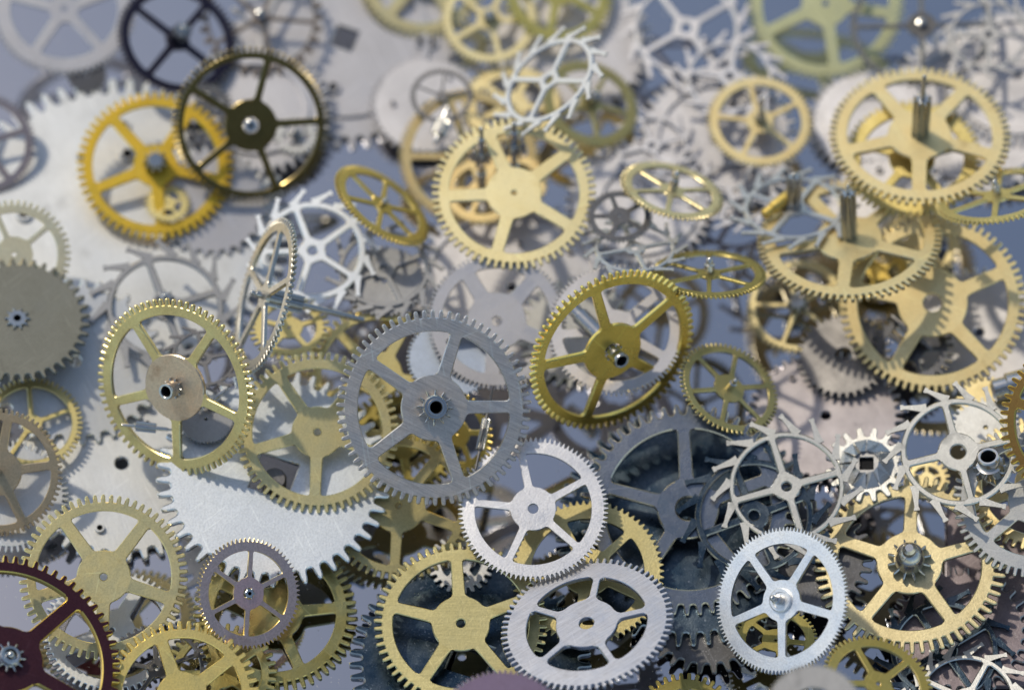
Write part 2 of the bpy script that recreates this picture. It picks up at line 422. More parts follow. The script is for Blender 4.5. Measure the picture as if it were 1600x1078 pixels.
        link('bore', lathe([(R*.58, H*.29), (R*.56, H*.25), (R*.56, -H)], 32).mesh('bore', MATS['bore_shade']), sl_)
        link('pinion', pinion_mb(R*1.35, -H*1.1, -H*.55, 10).mesh('pinion', MATS['pinion_steel'], 25), root)
    elif kind == 'crown':
        out = outline(R, row['N'], row['rr'], 'ratchet', idx)
        link('toothed_ring', ring_mesh('r', mat, out, at_angles(out, lambda a: R*.55), t*1.4, c).mesh('toothed_ring', mat), root)
        mb = MB(); nf = 12; h = t*.7
        lv = []
        for k in range(nf):                       # faceted bevel, one raised step per facet
            a0, a1 = 2*math.pi*k/nf, 2*math.pi*(k+.94)/nf
            quad = []
            for a, r, z in ((a0, .66, h+.002), (a1, .66, h+.002+.02*R), (a1, .30, h+.17*R), (a0, .30, h+.10*R)):
                quad.append(len(mb.v)); mb.v.append((r*R*math.cos(a), r*R*math.sin(a), z))
            base = []
            for a, r in ((a0, .66), (a1, .66), (a1, .30), (a0, .30)):
                base.append(len(mb.v)); mb.v.append((r*R*math.cos(a), r*R*math.sin(a), -h))
            mb.cap(quad)
            mb.bridge(base, quad)
        link('bevel', mb.mesh('bevel', mat, 0), root)
        link('bore', lathe([(R*.28, -h), (R*.28, -h+.001)], 32).mesh('bore', MATS['bore_shade']), root)
        o2 = circ(R*.31, 96); hf = lambda a: R*.16/max(abs(math.cos(a)), abs(math.sin(a)))
        hub = ring_mesh('hub', mat, o2, at_angles(o2, hf), t*1.4+.10*R, c)
        link('hub', hub.mesh('hub', MATS['steel_mid']), root)
    fittings(root, row)
    return root
# ------------------------------------------------------------------ setting: the mirror the pile lies on
gm = bpy.data.materials.new('mirror_glass'); gm.use_nodes = True
gb = gm.node_tree.nodes['Principled BSDF']; gb.inputs['Metallic'].default_value = 1.0
gb.inputs['Base Color'].default_value = (.47, .47, .51, 1); gb.inputs['Roughness'].default_value = .04
N_ = gm.node_tree.nodes; L_ = gm.node_tree.links
tc_ = N_.new('ShaderNodeTexCoord'); du = N_.new('ShaderNodeTexNoise'); du.inputs['Scale'].default_value = 34; du.inputs['Detail'].default_value = 2
L_.new(tc_.outputs['Object'], du.inputs['Vector'])
mr = N_.new('ShaderNodeMapRange'); mr.inputs['From Min'].default_value = .66; mr.inputs['From Max'].default_value = .74; mr.inputs['To Max'].default_value = .55
L_.new(du.outputs['Fac'], mr.inputs['Value'])
cd_ = N_.new('ShaderNodeBsdfDiffuse'); cd_.inputs['Color'].default_value = (.55, .54, .52, 1)
mx = N_.new('ShaderNodeMixShader'); L_.new(mr.outputs['Result'], mx.inputs[0]); L_.new(gb.outputs[0], mx.inputs[1]); L_.new(cd_.outputs[0], mx.inputs[2])
L_.new(mx.outputs[0], N_['Material Output'].inputs['Surface'])          # a mirror with a little dust
mb = MB(); mb.loop([(-600, -600), (600, -600), (600, 600), (-600, 600)], 0); mb.cap([0, 1, 2, 3])
tab = link('table_top', mb.mesh('table_top', gm, 0)); tab['kind'] = 'structure'; tab['label'] = 'bluish mirror surface the gears lie on'
# ------------------------------------------------------------------ the wheels, bottom of the pile first
ROWS = [
 {'kind': 'disc', 'name': 'toothed_disc', 'cat': 'toothed disc', 'grp': 'flat toothed discs in the pile', 'label': 'large pale white toothed disc, the widest blank area at the far left', 'loc': [-2.789, 0.9028, 0.186], 'rot': [0.1127, -0.0892, 1.6381], 'R': 1.2116, 'm': 'plate_white', 't': 0.0566, 'N': 58, 'ri': 0.8, 'rr': 0.89, 'hub': 0.33, 'n': 5, 'sw': 0.14, 'hole': 0.03, 'ts': 'ratchet', 'bush': [(0.5, 0.49, 0.039), (0.66, 6.26, 0.039), (0.46, 6.2, 0.048), (0.57, 1.49, 0.05)], 'fit': []},
 {'kind': 'disc', 'name': 'toothed_disc', 'cat': 'toothed disc', 'grp': 'flat toothed discs in the pile', 'label': 'pale disc with round lobed teeth under the lone brass gear at lower left', 'loc': [-2.6576, -1.0247, 0.1107], 'rot': [0.1187, -0.0692, 1.6302], 'R': 0.7319, 'm': 'plate_white', 't': 0.0359, 'N': 40, 'ri': 0.8, 'rr': 0.89, 'hub': 0.33, 'n': 5, 'sw': 0.14, 'hole': 0.06, 'ts': 'ratchet', 'bush': [(0.7, 2.86, 0.046), (0.47, 5.75, 0.036), (0.6, 5.27, 0.038)], 'fit': []},
 {'kind': 'disc', 'name': 'toothed_disc', 'cat': 'toothed disc', 'grp': 'flat toothed discs in the pile', 'label': 'pale toothed disc under the two-tone brass gear at left centre', 'loc': [-2.9993, -0.3376, 0.3245], 'rot': [0.1332, -0.2383, 1.6196], 'R': 0.6069, 'm': 'plate_white', 't': 0.0295, 'N': 34, 'ri': 0.8, 'rr': 0.89, 'hub': 0.33, 'n': 5, 'sw': 0.14, 'hole': 0.06, 'ts': 'ratchet', 'fit': []},
 {'kind': 'disc', 'name': 'toothed_disc', 'cat': 'toothed disc', 'grp': 'flat toothed discs in the pile', 'label': 'lavender disc with a square blue hole, right of the dark bronze gear', 'loc': [-1.2419, 2.5329, 0.2295], 'rot': [0.0475, -0.2632, 1.5945], 'R': 0.8803, 'm': 'plate_lav', 't': 0.0395, 'N': 46, 'ri': 0.8, 'rr': 0.89, 'hub': 0.33, 'n': 5, 'sw': 0.14, 'hole': 0.095, 'ts': 'ratchet', 'sq': 1, 'step': (0.72, 0.66), 'bush': [(0.64, 4.66, 0.055), (0.73, 4.65, 0.058), (0.46, 2.92, 0.059)], 'fit': []},
 {'kind': 'disc', 'name': 'toothed_disc', 'cat': 'toothed disc', 'grp': 'flat toothed discs in the pile', 'label': 'lavender disc left of the silver branching escape wheel at the top', 'loc': [-0.6216, 1.985, 0.1466], 'rot': [0.0238, -0.1071, 1.586], 'R': 0.4332, 'm': 'plate_lav', 't': 0.0197, 'N': 44, 'ri': 0.8, 'rr': 0.89, 'hub': 0.33, 'n': 5, 'sw': 0.14, 'hole': 0.06, 'ts': 'ratchet', 'bush': [(0.64, 5.66, 0.038), (0.59, 1.55, 0.049)], 'fit': []},
 {'kind': 'disc', 'name': 'toothed_disc', 'cat': 'toothed disc', 'grp': 'flat toothed discs in the pile', 'label': 'lavender disc with coarse teeth at its right, under the top centre brass gears', 'loc': [0.4302, 2.5599, 0.1336], 'rot': [-0.0162, -0.2127, 1.5618], 'R': 0.6214, 'm': 'plate_lav', 't': 0.0278, 'N': 40, 'ri': 0.8, 'rr': 0.89, 'hub': 0.33, 'n': 5, 'sw': 0.14, 'hole': 0.06, 'ts': 'ratchet', 'bush': [(0.62, 0.08, 0.04), (0.53, 5.75, 0.054)], 'fit': []},
 {'kind': 'disc', 'name': 'toothed_disc', 'cat': 'toothed disc', 'grp': 'flat toothed discs in the pile', 'label': 'lavender disc with a square hole, seen through the tall-pinion brass gear', 'loc': [3.3897, 1.8962, 0.1637], 'rot': [-0.131, -0.1931, 1.4997], 'R': 0.7042, 'm': 'plate_lav', 't': 0.0321, 'N': 50, 'ri': 0.8, 'rr': 0.89, 'hub': 0.33, 'n': 5, 'sw': 0.14, 'hole': 0.17, 'ts': 'ratchet', 'sq': 1, 'step': (0.8, 0.74), 'bush': [(0.5, 5.01, 0.038), (0.64, 0.8, 0.035), (0.71, 1.32, 0.04)], 'fit': []},
 {'kind': 'disc', 'name': 'toothed_disc', 'cat': 'toothed disc', 'grp': 'flat toothed discs in the pile', 'label': 'lavender disc behind the small brass gear with a tall thin pin', 'loc': [1.4952, 1.6703, 0.1397], 'rot': [-0.0594, -0.2283, 1.542], 'R': 0.5934, 'm': 'plate_lav', 't': 0.0271, 'N': 46, 'ri': 0.8, 'rr': 0.89, 'hub': 0.33, 'n': 5, 'sw': 0.14, 'hole': 0.06, 'ts': 'ratchet', 'step': (0.78, 0.7), 'bush': [(0.74, 5.48, 0.042), (0.74, 3.39, 0.052), (0.51, 5.91, 0.052)], 'fit': []},
 {'kind': 'disc', 'name': 'toothed_disc', 'cat': 'toothed disc', 'grp': 'flat toothed discs in the pile', 'label': 'lavender disc under the tilted six-spoke brass gear right of centre', 'loc': [0.9247, 1.1576, 0.0757], 'rot': [-0.0371, -0.1137, 1.5493], 'R': 0.5456, 'm': 'plate_lav', 't': 0.0252, 'N': 44, 'ri': 0.8, 'rr': 0.89, 'hub': 0.33, 'n': 5, 'sw': 0.14, 'hole': 0.06, 'ts': 'ratchet', 'step': (0.8, 0.5), 'bush': [(0.74, 5.61, 0.042), (0.56, 1.04, 0.039)], 'fit': []},
 {'kind': 'disc', 'name': 'toothed_disc', 'cat': 'toothed disc', 'grp': 'flat toothed discs in the pile', 'label': 'pinkish blank disc below the grey toothed disc at right', 'loc': [2.1632, -0.6167, 0.0621], 'rot': [-0.0945, -0.0007, 1.5149], 'R': 0.5386, 'm': 'plate_pink', 't': 0.0261, 'N': 48, 'ri': 0.8, 'rr': 0.89, 'hub': 0.33, 'n': 5, 'sw': 0.14, 'hole': 0.06, 'ts': 'ratchet', 'bush': [(0.67, 5.96, 0.051), (0.69, 0.67, 0.046)], 'fit': []},
 {'kind': 'disc', 'name': 'toothed_disc', 'cat': 'toothed disc', 'grp': 'flat toothed discs in the pile', 'label': 'lavender disc seen through the big pale brass gear with a wide hole', 'loc': [3.2747, 0.0392, 0.0982], 'rot': [-0.1385, -0.1167, 1.4996], 'R': 0.5159, 'm': 'plate_lav', 't': 0.0246, 'N': 44, 'ri': 0.8, 'rr': 0.89, 'hub': 0.33, 'n': 5, 'sw': 0.14, 'hole': 0.06, 'ts': 'ratchet', 'bush': [(0.47, 1.89, 0.05), (0.45, 4.26, 0.043), (0.54, 5.14, 0.047)], 'fit': []},
 {'kind': 'disc', 'name': 'toothed_disc', 'cat': 'toothed disc', 'grp': 'flat toothed discs in the pile', 'label': 'lavender disc under the lavender five-spoke gear at centre', 'loc': [0.0, 0.4455, 0.0501], 'rot': [0.0, -0.043, 1.5708], 'R': 0.7497, 'm': 'plate_lav', 't': 0.0353, 'N': 50, 'ri': 0.8, 'rr': 0.89, 'hub': 0.33, 'n': 5, 'sw': 0.14, 'hole': 0.04, 'ts': 'ratchet', 'step': (0.85, 0.8), 'bush': [(0.54, 3.02, 0.053), (0.47, 6.12, 0.036), (0.67, 5.31, 0.035)], 'fit': []},
 {'kind': 'disc', 'name': 'toothed_disc', 'cat': 'toothed disc', 'grp': 'flat toothed discs in the pile', 'label': 'lavender disc left of the tall-pinion brass gear', 'loc': [2.6413, 1.8614, 0.1163], 'rot': [-0.1013, -0.1046, 1.5066], 'R': 0.47, 'm': 'plate_lav', 't': 0.0214, 'N': 40, 'ri': 0.8, 'rr': 0.89, 'hub': 0.33, 'n': 5, 'sw': 0.14, 'hole': 0.06, 'ts': 'ratchet', 'step': (0.75, 0.4), 'bush': [(0.69, 2.3, 0.049), (0.45, 0.29, 0.04)], 'fit': []},
 {'kind': 'disc', 'name': 'toothed_disc', 'cat': 'toothed disc', 'grp': 'flat toothed discs in the pile', 'label': 'lavender disc behind the dark bronze gear near the top left', 'loc': [-1.8717, 1.8864, 0.2395], 'rot': [0.0724, -0.1479, 1.6137], 'R': 0.5615, 'm': 'plate_lav', 't': 0.0257, 'N': 42, 'ri': 0.8, 'rr': 0.89, 'hub': 0.33, 'n': 5, 'sw': 0.14, 'hole': 0.06, 'ts': 'ratchet', 'step': (0.7, 0.62), 'bush': [(0.74, 1.23, 0.054), (0.73, 5.92, 0.044), (0.56, 3.3, 0.054)], 'fit': []},
 {'kind': 'disc', 'name': 'toothed_disc', 'cat': 'toothed disc', 'grp': 'flat toothed discs in the pile', 'label': 'lavender disc at right of the middle, under the fan of brass spokes', 'loc': [2.7211, 1.0813, 0.0885], 'rot': [-0.1086, -0.0736, 1.5035], 'R': 0.4843, 'm': 'plate_lav', 't': 0.0224, 'N': 40, 'ri': 0.8, 'rr': 0.89, 'hub': 0.33, 'n': 5, 'sw': 0.14, 'hole': 0.06, 'ts': 'ratchet', 'bush': [(0.48, 4.7, 0.055), (0.71, 0.23, 0.059)], 'fit': []},
 {'kind': 'disc', 'name': 'toothed_disc', 'cat': 'toothed disc', 'grp': 'flat toothed discs in the pile', 'label': 'grey lavender disc in the top right corner', 'loc': [3.7111, 2.1347, 0.2982], 'rot': [-0.142, -0.2069, 1.4931], 'R': 0.5637, 'm': 'plate_lav', 't': 0.0257, 'N': 56, 'ri': 0.8, 'rr': 0.89, 'hub': 0.33, 'n': 5, 'sw': 0.14, 'hole': 0.06, 'ts': 'ratchet', 'step': (0.85, 0.78), 'bush': [(0.48, 2.14, 0.05), (0.73, 2.13, 0.058), (0.61, 1.96, 0.043)], 'fit': []},
 {'kind': 'disc', 'name': 'toothed_disc', 'cat': 'toothed disc', 'grp': 'flat toothed discs in the pile', 'label': 'lavender toothed disc under the saturated yellow gear', 'loc': [-2.1525, 1.0579, 0.2429], 'rot': [0.0901, -0.2928, 1.6051], 'R': 0.4213, 'm': 'plate_lav', 't': 0.0197, 'N': 30, 'ri': 0.8, 'rr': 0.89, 'hub': 0.33, 'n': 5, 'sw': 0.14, 'hole': 0.06, 'ts': 'ratchet', 'fit': []},
 {'kind': 'disc', 'name': 'toothed_disc', 'cat': 'toothed disc', 'grp': 'flat toothed discs in the pile', 'label': 'pale toothed disc under the lower left brown-gold gear', 'loc': [-3.3698, -1.3472, 0.2441], 'rot': [0.1554, -0.1921, 1.6261], 'R': 0.3949, 'm': 'plate_white', 't': 0.0197, 'N': 60, 'ri': 0.8, 'rr': 0.89, 'hub': 0.33, 'n': 5, 'sw': 0.14, 'hole': 0.06, 'ts': 'clock', 'fit': []},
 {'kind': 'rect', 'name': 'cover_plate', 'cat': 'plate', 'grp': 'plates', 'label': 'mauve flat plate with a straight lower edge at the right bottom corner', 'loc': [3.2876, -2.014, 0.0931], 'rot': [-0.1532, -0.0255, 1.4961], 'R': 0.5515, 'm': 'plate_mauve', 't': 0.05, 'N': 70, 'ri': 0.8, 'rr': 0.92, 'hub': 0.33, 'n': 5, 'sw': 0.14, 'hole': 0, 'ts': 'clock', 'wh': (1.2, 0.72), 'fit': []},
 {'kind': 'disc', 'name': 'ratchet_disc', 'cat': 'toothed disc', 'grp': 'flat toothed discs in the pile', 'label': 'dark blue-black disc with big rounded teeth and a square hole, under the satin brass gear', 'loc': [-0.2722, -2.4792, 0.0874], 'rot': [0.0131, 0.087, 1.5782], 'R': 0.7957, 'm': 'blue_steel', 't': 0.0406, 'N': 52, 'ri': 0.8, 'rr': 0.89, 'hub': 0.33, 'n': 5, 'sw': 0.14, 'hole': 0.16, 'ts': 'ratchet', 'sq': 1, 'fit': []},
 {'kind': 'disc', 'name': 'toothed_disc', 'cat': 'toothed disc', 'grp': 'flat toothed discs in the pile', 'label': 'dark steel disc with hooked coarse teeth, lowest under the blue disc', 'loc': [1.2924, -2.1131, 0.0552], 'rot': [-0.0611, 0.0693, 1.5359], 'R': 0.4746, 'm': 'gun_steel', 't': 0.0239, 'N': 30, 'ri': 0.8, 'rr': 0.84, 'hub': 0.33, 'n': 5, 'sw': 0.14, 'hole': 0.06, 'ts': 'ratchet', 'fit': []},
 {'kind': 'disc', 'name': 'toothed_disc', 'cat': 'toothed disc', 'grp': 'flat toothed discs in the pile', 'label': 'blue-black disc under the blue openwork gear in the centre right', 'loc': [1.168, -1.5157, 0.1324], 'rot': [-0.0537, -0.0446, 1.5442], 'R': 0.8803, 'm': 'blue_steel', 't': 0.0438, 'N': 54, 'ri': 0.8, 'rr': 0.89, 'hub': 0.33, 'n': 5, 'sw': 0.14, 'hole': 0.06, 'ts': 'ratchet', 'fit': []},
 {'kind': 'disc', 'name': 'ratchet_disc', 'cat': 'toothed disc', 'grp': 'flat toothed discs in the pile', 'label': 'dark grey disc with long teeth pointing right, under the bright silver gear', 'loc': [1.9607, -1.8015, 0.216], 'rot': [-0.0915, -0.0348, 1.5258], 'R': 0.4329, 'm': 'gun_steel', 't': 0.0218, 'N': 30, 'ri': 0.8, 'rr': 0.84, 'hub': 0.33, 'n': 5, 'sw': 0.14, 'hole': 0.06, 'ts': 'ratchet', 'fit': []},
 {'kind': 'disc', 'name': 'toothed_disc', 'cat': 'toothed disc', 'grp': 'flat toothed discs in the pile', 'label': 'mauve grey disc with teeth pointing up behind the brass gear with the cone pinion', 'loc': [2.949, -2.2697, 0.0866], 'rot': [-0.1393, -0.0122, 1.5033], 'R': 0.4718, 'm': 'plate_mauve', 't': 0.0239, 'N': 32, 'ri': 0.8, 'rr': 0.86, 'hub': 0.33, 'n': 5, 'sw': 0.14, 'hole': 0.06, 'ts': 'ratchet', 'fit': []},
 {'kind': 'gear', 'name': 'blued_gear', 'cat': 'gear', 'grp': 'tinted and blackened gears in the pile', 'label': 'large blue-grey openwork gear lying on the blue-black disc', 'loc': [1.1721, -1.4853, 0.3179], 'rot': [-0.0691, -0.2526, 1.6077], 'R': 0.7246, 'm': 'blue_grey', 't': 0.0349, 'N': 52, 'ri': 0.76, 'rr': 0.9, 'hub': 0.285, 'n': 5, 'sw': 0.125, 'hole': 0.11, 'ts': 'ratchet', 'fit': []},
 {'kind': 'escape', 'name': 'escape_wheel', 'cat': 'escape wheel', 'grp': 'escape wheels in the pile', 'label': 'blued escape wheel with hooked teeth lying on the blue openwork gear', 'loc': [1.6024, -1.5706, 0.3856], 'rot': [0.1444, -0.1346, 0.3224], 'R': 0.5087, 'm': 'blue_steel', 't': 0.0205, 'N': 15, 'ri': 0.69, 'rr': 0.77, 'hub': 0.2, 'n': 4, 'sw': 0.1, 'hole': 0.07, 'ts': 'clock', 'hook': 1, 'fit': []},
 {'kind': 'gear', 'name': 'brass_gear', 'cat': 'gear', 'grp': 'brass gears in the pile', 'label': 'wide satin brass ring gear behind the two silver gears at bottom centre', 'loc': [0.4979, -1.9279, 0.2668], 'rot': [0.0576, -0.0883, 0.7557], 'R': 0.5063, 'm': 'brass_satin', 't': 0.0246, 'N': 70, 'ri': 0.74, 'rr': 0.94, 'hub': 0.33, 'n': 5, 'sw': 0.11, 'hole': 0.04, 'ts': 'fine', 'fit': []},
 {'kind': 'escape', 'name': 'escape_wheel', 'cat': 'escape wheel', 'grp': 'escape wheels in the pile', 'label': 'blued escape wheel with dark hooked teeth under the cone-pinion gear', 'loc': [2.8289, -2.4197, 0.1079], 'rot': [-0.0268, -0.1425, 0.5001], 'R': 0.4526, 'm': 'blue_steel', 't': 0.0185, 'N': 15, 'ri': 0.69, 'rr': 0.77, 'hub': 0.2, 'n': 4, 'sw': 0.1, 'hole': 0.07, 'ts': 'clock', 'hook': -1, 'fit': []},
 {'kind': 'gear', 'name': 'brass_gear', 'cat': 'gear', 'grp': 'brass gears in the pile', 'label': 'shiny brass gear lying on the mirror table behind the mauve gear', 'loc': [-1.5632, -2.1491, 0.0986], 'rot': [0.1544, 0.0601, 0.1281], 'R': 0.5408, 'm': 'brass_mottle', 't': 0.0263, 'N': 56, 'ri': 0.74, 'rr': 0.88, 'hub': 0.34, 'n': 5, 'sw': 0.14, 'hole': 0.04, 'ts': 'clock', 'fit': []},
 {'kind': 'gear', 'name': 'silver_gear', 'cat': 'gear', 'grp': 'silver and steel gears in the pile', 'label': 'silver gear with wide spokes under the lone brass gear at lower left', 'loc': [-2.6361, -2.2601, 0.0671], 'rot': [0.1142, 0.0511, 1.1226], 'R': 0.4555, 'm': 'plate_white', 't': 0.0222, 'N': 60, 'ri': 0.78, 'rr': 0.92, 'hub': 0.33, 'n': 5, 'sw': 0.2, 'hole': 0.04, 'ts': 'clock', 'fit': []},
 {'kind': 'gear', 'name': 'brass_gear', 'cat': 'gear', 'grp': 'brass gears in the pile', 'label': 'mottled brass gear with coarse teeth under the yellow brass gear at the bottom left', 'loc': [-1.8947, -2.6024, 0.1335], 'rot': [0.0887, -0.0233, 1.9302], 'R': 0.3665, 'm': 'brass_mottle', 't': 0.0181, 'N': 36, 'ri': 0.72, 'rr': 0.86, 'hub': 0.3, 'n': 5, 'sw': 0.14, 'hole': 0.04, 'ts': 'clock', 'fit': []},
 {'kind': 'gear', 'name': 'dark_gear', 'cat': 'gear', 'grp': 'tinted and blackened gears in the pile', 'label': 'dark wheel with thin spokes under the yellow brass gear at bottom left', 'loc': [-2.3034, -2.6047, 0.2055], 'rot': [-0.0005, 0.1208, 0.4481], 'R': 0.332, 'm': 'gun_steel', 't': 0.0164, 'N': 40, 'ri': 0.84, 'rr': 0.92, 'hub': 0.2, 'n': 5, 'sw': 0.09, 'hole': 0.04, 'ts': 'clock', 'fit': []},
 {'kind': 'gear', 'name': 'brass_gear', 'cat': 'gear', 'grp': 'brass gears in the pile', 'label': 'olive brass gear in shadow, seen through the dark grey gear from below left', 'loc': [-0.756, -0.8093, 0.0427], 'rot': [0.0638, -0.05, 1.1081], 'R': 0.4044, 'm': 'brass_olive', 't': 0.0189, 'N': 44, 'ri': 0.7, 'rr': 0.87, 'hub': 0.33, 'n': 5, 'sw': 0.14, 'hole': 0.04, 'ts': 'clock', 'fit': []},
 {'kind': 'gear', 'name': 'brass_gear', 'cat': 'gear', 'grp': 'brass gears in the pile', 'label': 'gold gear seen through the right opening of the dark grey gear', 'loc': [-0.3655, -0.8559, 0.2448], 'rot': [0.8199, -0.5055, -0.3285], 'R': 0.2872, 'm': 'brass_gold2', 't': 0.0135, 'N': 36, 'ri': 0.7, 'rr': 0.86, 'hub': 0.33, 'n': 5, 'sw': 0.14, 'hole': 0.04, 'ts': 'clock', 'fit': []},
 {'kind': 'gear', 'name': 'silver_gear', 'cat': 'gear', 'grp': 'silver and steel gears in the pile', 'label': 'small silver gear under the curved brass gear left of bottom centre', 'loc': [-0.3419, -1.7678, 0.0787], 'rot': [0.0159, -0.031, 1.5786], 'R': 0.2223, 'm': 'silver', 't': 0.0107, 'N': 24, 'ri': 0.6, 'rr': 0.82, 'hub': 0.33, 'n': 5, 'sw': 0.14, 'hole': 0.04, 'ts': 'clock', 'fit': []},
 {'kind': 'gear', 'name': 'brass_gear', 'cat': 'gear', 'grp': 'brass gears in the pile', 'label': 'yellow brass gear behind the top half of the dark grey gear', 'loc': [-0.9098, -0.4673, 0.3681], 'rot': [0.1661, -0.211, 1.0661], 'R': 0.4899, 'm': 'brass_yell2', 't': 0.023, 'N': 50, 'ri': 0.8, 'rr': 0.9, 'hub': 0.33, 'n': 5, 'sw': 0.14, 'hole': 0.04, 'ts': 'clock', 'fit': []},
 {'kind': 'disc', 'name': 'toothed_disc', 'cat': 'toothed disc', 'grp': 'flat toothed discs in the pile', 'label': 'blue-grey steel disc seen through the top of the dark grey gear', 'loc': [-0.4152, -0.3818, 0.4377], 'rot': [0.0183, -0.1028, 1.5802], 'R': 0.306, 'm': 'steel_blue', 't': 0.015, 'N': 56, 'ri': 0.8, 'rr': 0.93, 'hub': 0.33, 'n': 5, 'sw': 0.14, 'hole': 0.06, 'ts': 'clock', 'fit': []},
 {'kind': 'gear', 'name': 'brass_gear', 'cat': 'gear', 'grp': 'brass gears in the pile', 'label': 'brass gear with a curved rim directly below the dark grey gear', 'loc': [-0.7636, -1.408, 0.2213], 'rot': [-0.0526, 0.2996, -1.6161], 'R': 0.5105, 'm': 'brass_satin', 't': 0.0244, 'N': 58, 'ri': 0.8, 'rr': 0.9, 'hub': 0.36, 'n': 5, 'sw': 0.14, 'hole': 0.04, 'ts': 'clock', 'fit': []},
 {'kind': 'disc', 'name': 'ratchet_disc', 'cat': 'toothed disc', 'grp': 'flat toothed discs in the pile', 'label': 'white frosted disc with large teeth and a square hole at lower left centre', 'loc': [-1.5908, -1.2741, 0.3766], 'rot': [0.0734, -0.1369, 1.6017], 'R': 0.7825, 'm': 'frost', 't': 0.0391, 'N': 45, 'ri': 0.8, 'rr': 0.88, 'hub': 0.33, 'n': 5, 'sw': 0.14, 'hole': 0.17, 'ts': 'ratchet', 'sq': 1, 'fit': [['screw', 0.0855, 0.0342, 0.0]]},
 {'kind': 'disc', 'name': 'toothed_disc', 'cat': 'toothed disc', 'grp': 'flat toothed discs in the pile', 'label': 'silver disc with coarse teeth under the golden tilted gear at the centre', 'loc': [0.4481, 0.0271, 0.1173], 'rot': [-0.0196, -0.2453, 1.5636], 'R': 0.4122, 'm': 'silver_soft', 't': 0.0197, 'N': 30, 'ri': 0.8, 'rr': 0.84, 'hub': 0.33, 'n': 5, 'sw': 0.14, 'hole': 0.06, 'ts': 'ratchet', 'fit': []},
 {'kind': 'gear', 'name': 'silver_gear', 'cat': 'gear', 'grp': 'silver and steel gears in the pile', 'label': 'lavender five-spoke gear with wide spokes, left of the golden tilted gear', 'loc': [-0.1049, -0.1621, 0.5648], 'rot': [-0.1668, -0.2759, 2.1411], 'R': 0.481, 'm': 'plate_lav', 't': 0.0226, 'N': 90, 'ri': 0.78, 'rr': 0.94, 'hub': 0.42, 'n': 5, 'sw': 0.22, 'hole': 0.07, 'ts': 'clock', 'fit': []},
 {'kind': 'gear', 'name': 'silver_gear', 'cat': 'gear', 'grp': 'silver and steel gears in the pile', 'label': 'pale lavender gear behind the golden tilted gear', 'loc': [0.7061, -0.2444, 0.5886], 'rot': [0.1661, -0.1857, 0.6923], 'R': 0.4707, 'm': 'plate_lav', 't': 0.0222, 'N': 84, 'ri': 0.78, 'rr': 0.94, 'hub': 0.3, 'n': 5, 'sw': 0.14, 'hole': 0.04, 'ts': 'clock', 'fit': []},
 {'kind': 'rod', 'name': 'steel_staff', 'cat': 'rod', 'grp': 'loose rods and staffs in the pile', 'label': 'short shiny steel cylinder seen through the golden tilted gear', 'loc': [0.4999, -0.225, 0.6635], 'rot': [0.094, 0.0714, -0.8472], 'R': 0.1521, 'm': 'steel_pol', 't': 0.1197, 'N': 0, 'ri': 0.8, 'rr': 0.92, 'hub': 0.33, 'n': 5, 'sw': 0.14, 'hole': 0.04, 'ts': 'clock', 'rod': [0.0609, 0.3043], 'fit': []},
 {'kind': 'gear', 'name': 'brown_ring_gear', 'cat': 'gear', 'grp': 'tinted and blackened gears in the pile', 'label': 'purple-brown thin ring gear at the far left edge of the top third', 'loc': [-3.7821, 1.3758, 0.5049], 'rot': [0.4597, 0.0086, 0.3981], 'R': 0.3791, 'm': 'brown_mauve', 't': 0.017, 'N': 60, 'ri': 0.8, 'rr': 0.92, 'hub': 0.2, 'n': 5, 'sw': 0.12, 'hole': 0.04, 'ts': 'clock', 'fit': []},
 {'kind': 'gear', 'name': 'brass_gear', 'cat': 'gear', 'grp': 'brass gears in the pile', 'label': 'cream brass gear at the left edge under the olive grey toothed disc', 'loc': [-3.4379, 0.3375, 0.6357], 'rot': [0.398, -0.1405, 0.7478], 'R': 0.3889, 'm': 'brass_cream', 't': 0.0181, 'N': 52, 'ri': 0.76, 'rr': 0.9, 'hub': 0.33, 'n': 5, 'sw': 0.1, 'hole': 0.04, 'ts': 'clock', 'fit': []},
 {'kind': 'escape', 'name': 'escape_wheel', 'cat': 'escape wheel', 'grp': 'escape wheels in the pile', 'label': 'dull grey escape wheel with branching teeth behind the two-tone brass gear', 'loc': [-2.4034, 0.0672, 0.3862], 'rot': [0.0591, -0.1493, 1.9425], 'R': 0.5232, 'm': 'steel_mid', 't': 0.0202, 'N': 15, 'ri': 0.69, 'rr': 0.77, 'hub': 0.2, 'n': 4, 'sw': 0.1, 'hole': 0.07, 'ts': 'clock', 'hook': 1, 'fit': [['pinion', 0.0621, 0.1508, 9, 0.0]]},
 {'kind': 'gear', 'name': 'brass_gear', 'cat': 'gear', 'grp': 'brass gears in the pile', 'label': 'small yellow brass gear under the shaft of the thin upright gear', 'loc': [-1.5271, -0.163, 0.4845], 'rot': [0.0662, 0.0774, 1.6178], 'R': 0.2808, 'm': 'brass_yell2', 't': 0.0131, 'N': 34, 'ri': 0.66, 'rr': 0.84, 'hub': 0.33, 'n': 5, 'sw': 0.14, 'hole': 0.04, 'ts': 'clock', 'fit': []},
 {'kind': 'disc', 'name': 'toothed_disc', 'cat': 'toothed disc', 'grp': 'flat toothed discs in the pile', 'label': 'smooth grey steel disc under the branching white escape wheel', 'loc': [-0.885, 0.195, 0.5146], 'rot': [0.0376, -0.0264, 1.5945], 'R': 0.2921, 'm': 'steel_mid', 't': 0.0141, 'N': 50, 'ri': 0.8, 'rr': 0.93, 'hub': 0.33, 'n': 5, 'sw': 0.14, 'hole': 0.06, 'ts': 'clock', 'fit': []},
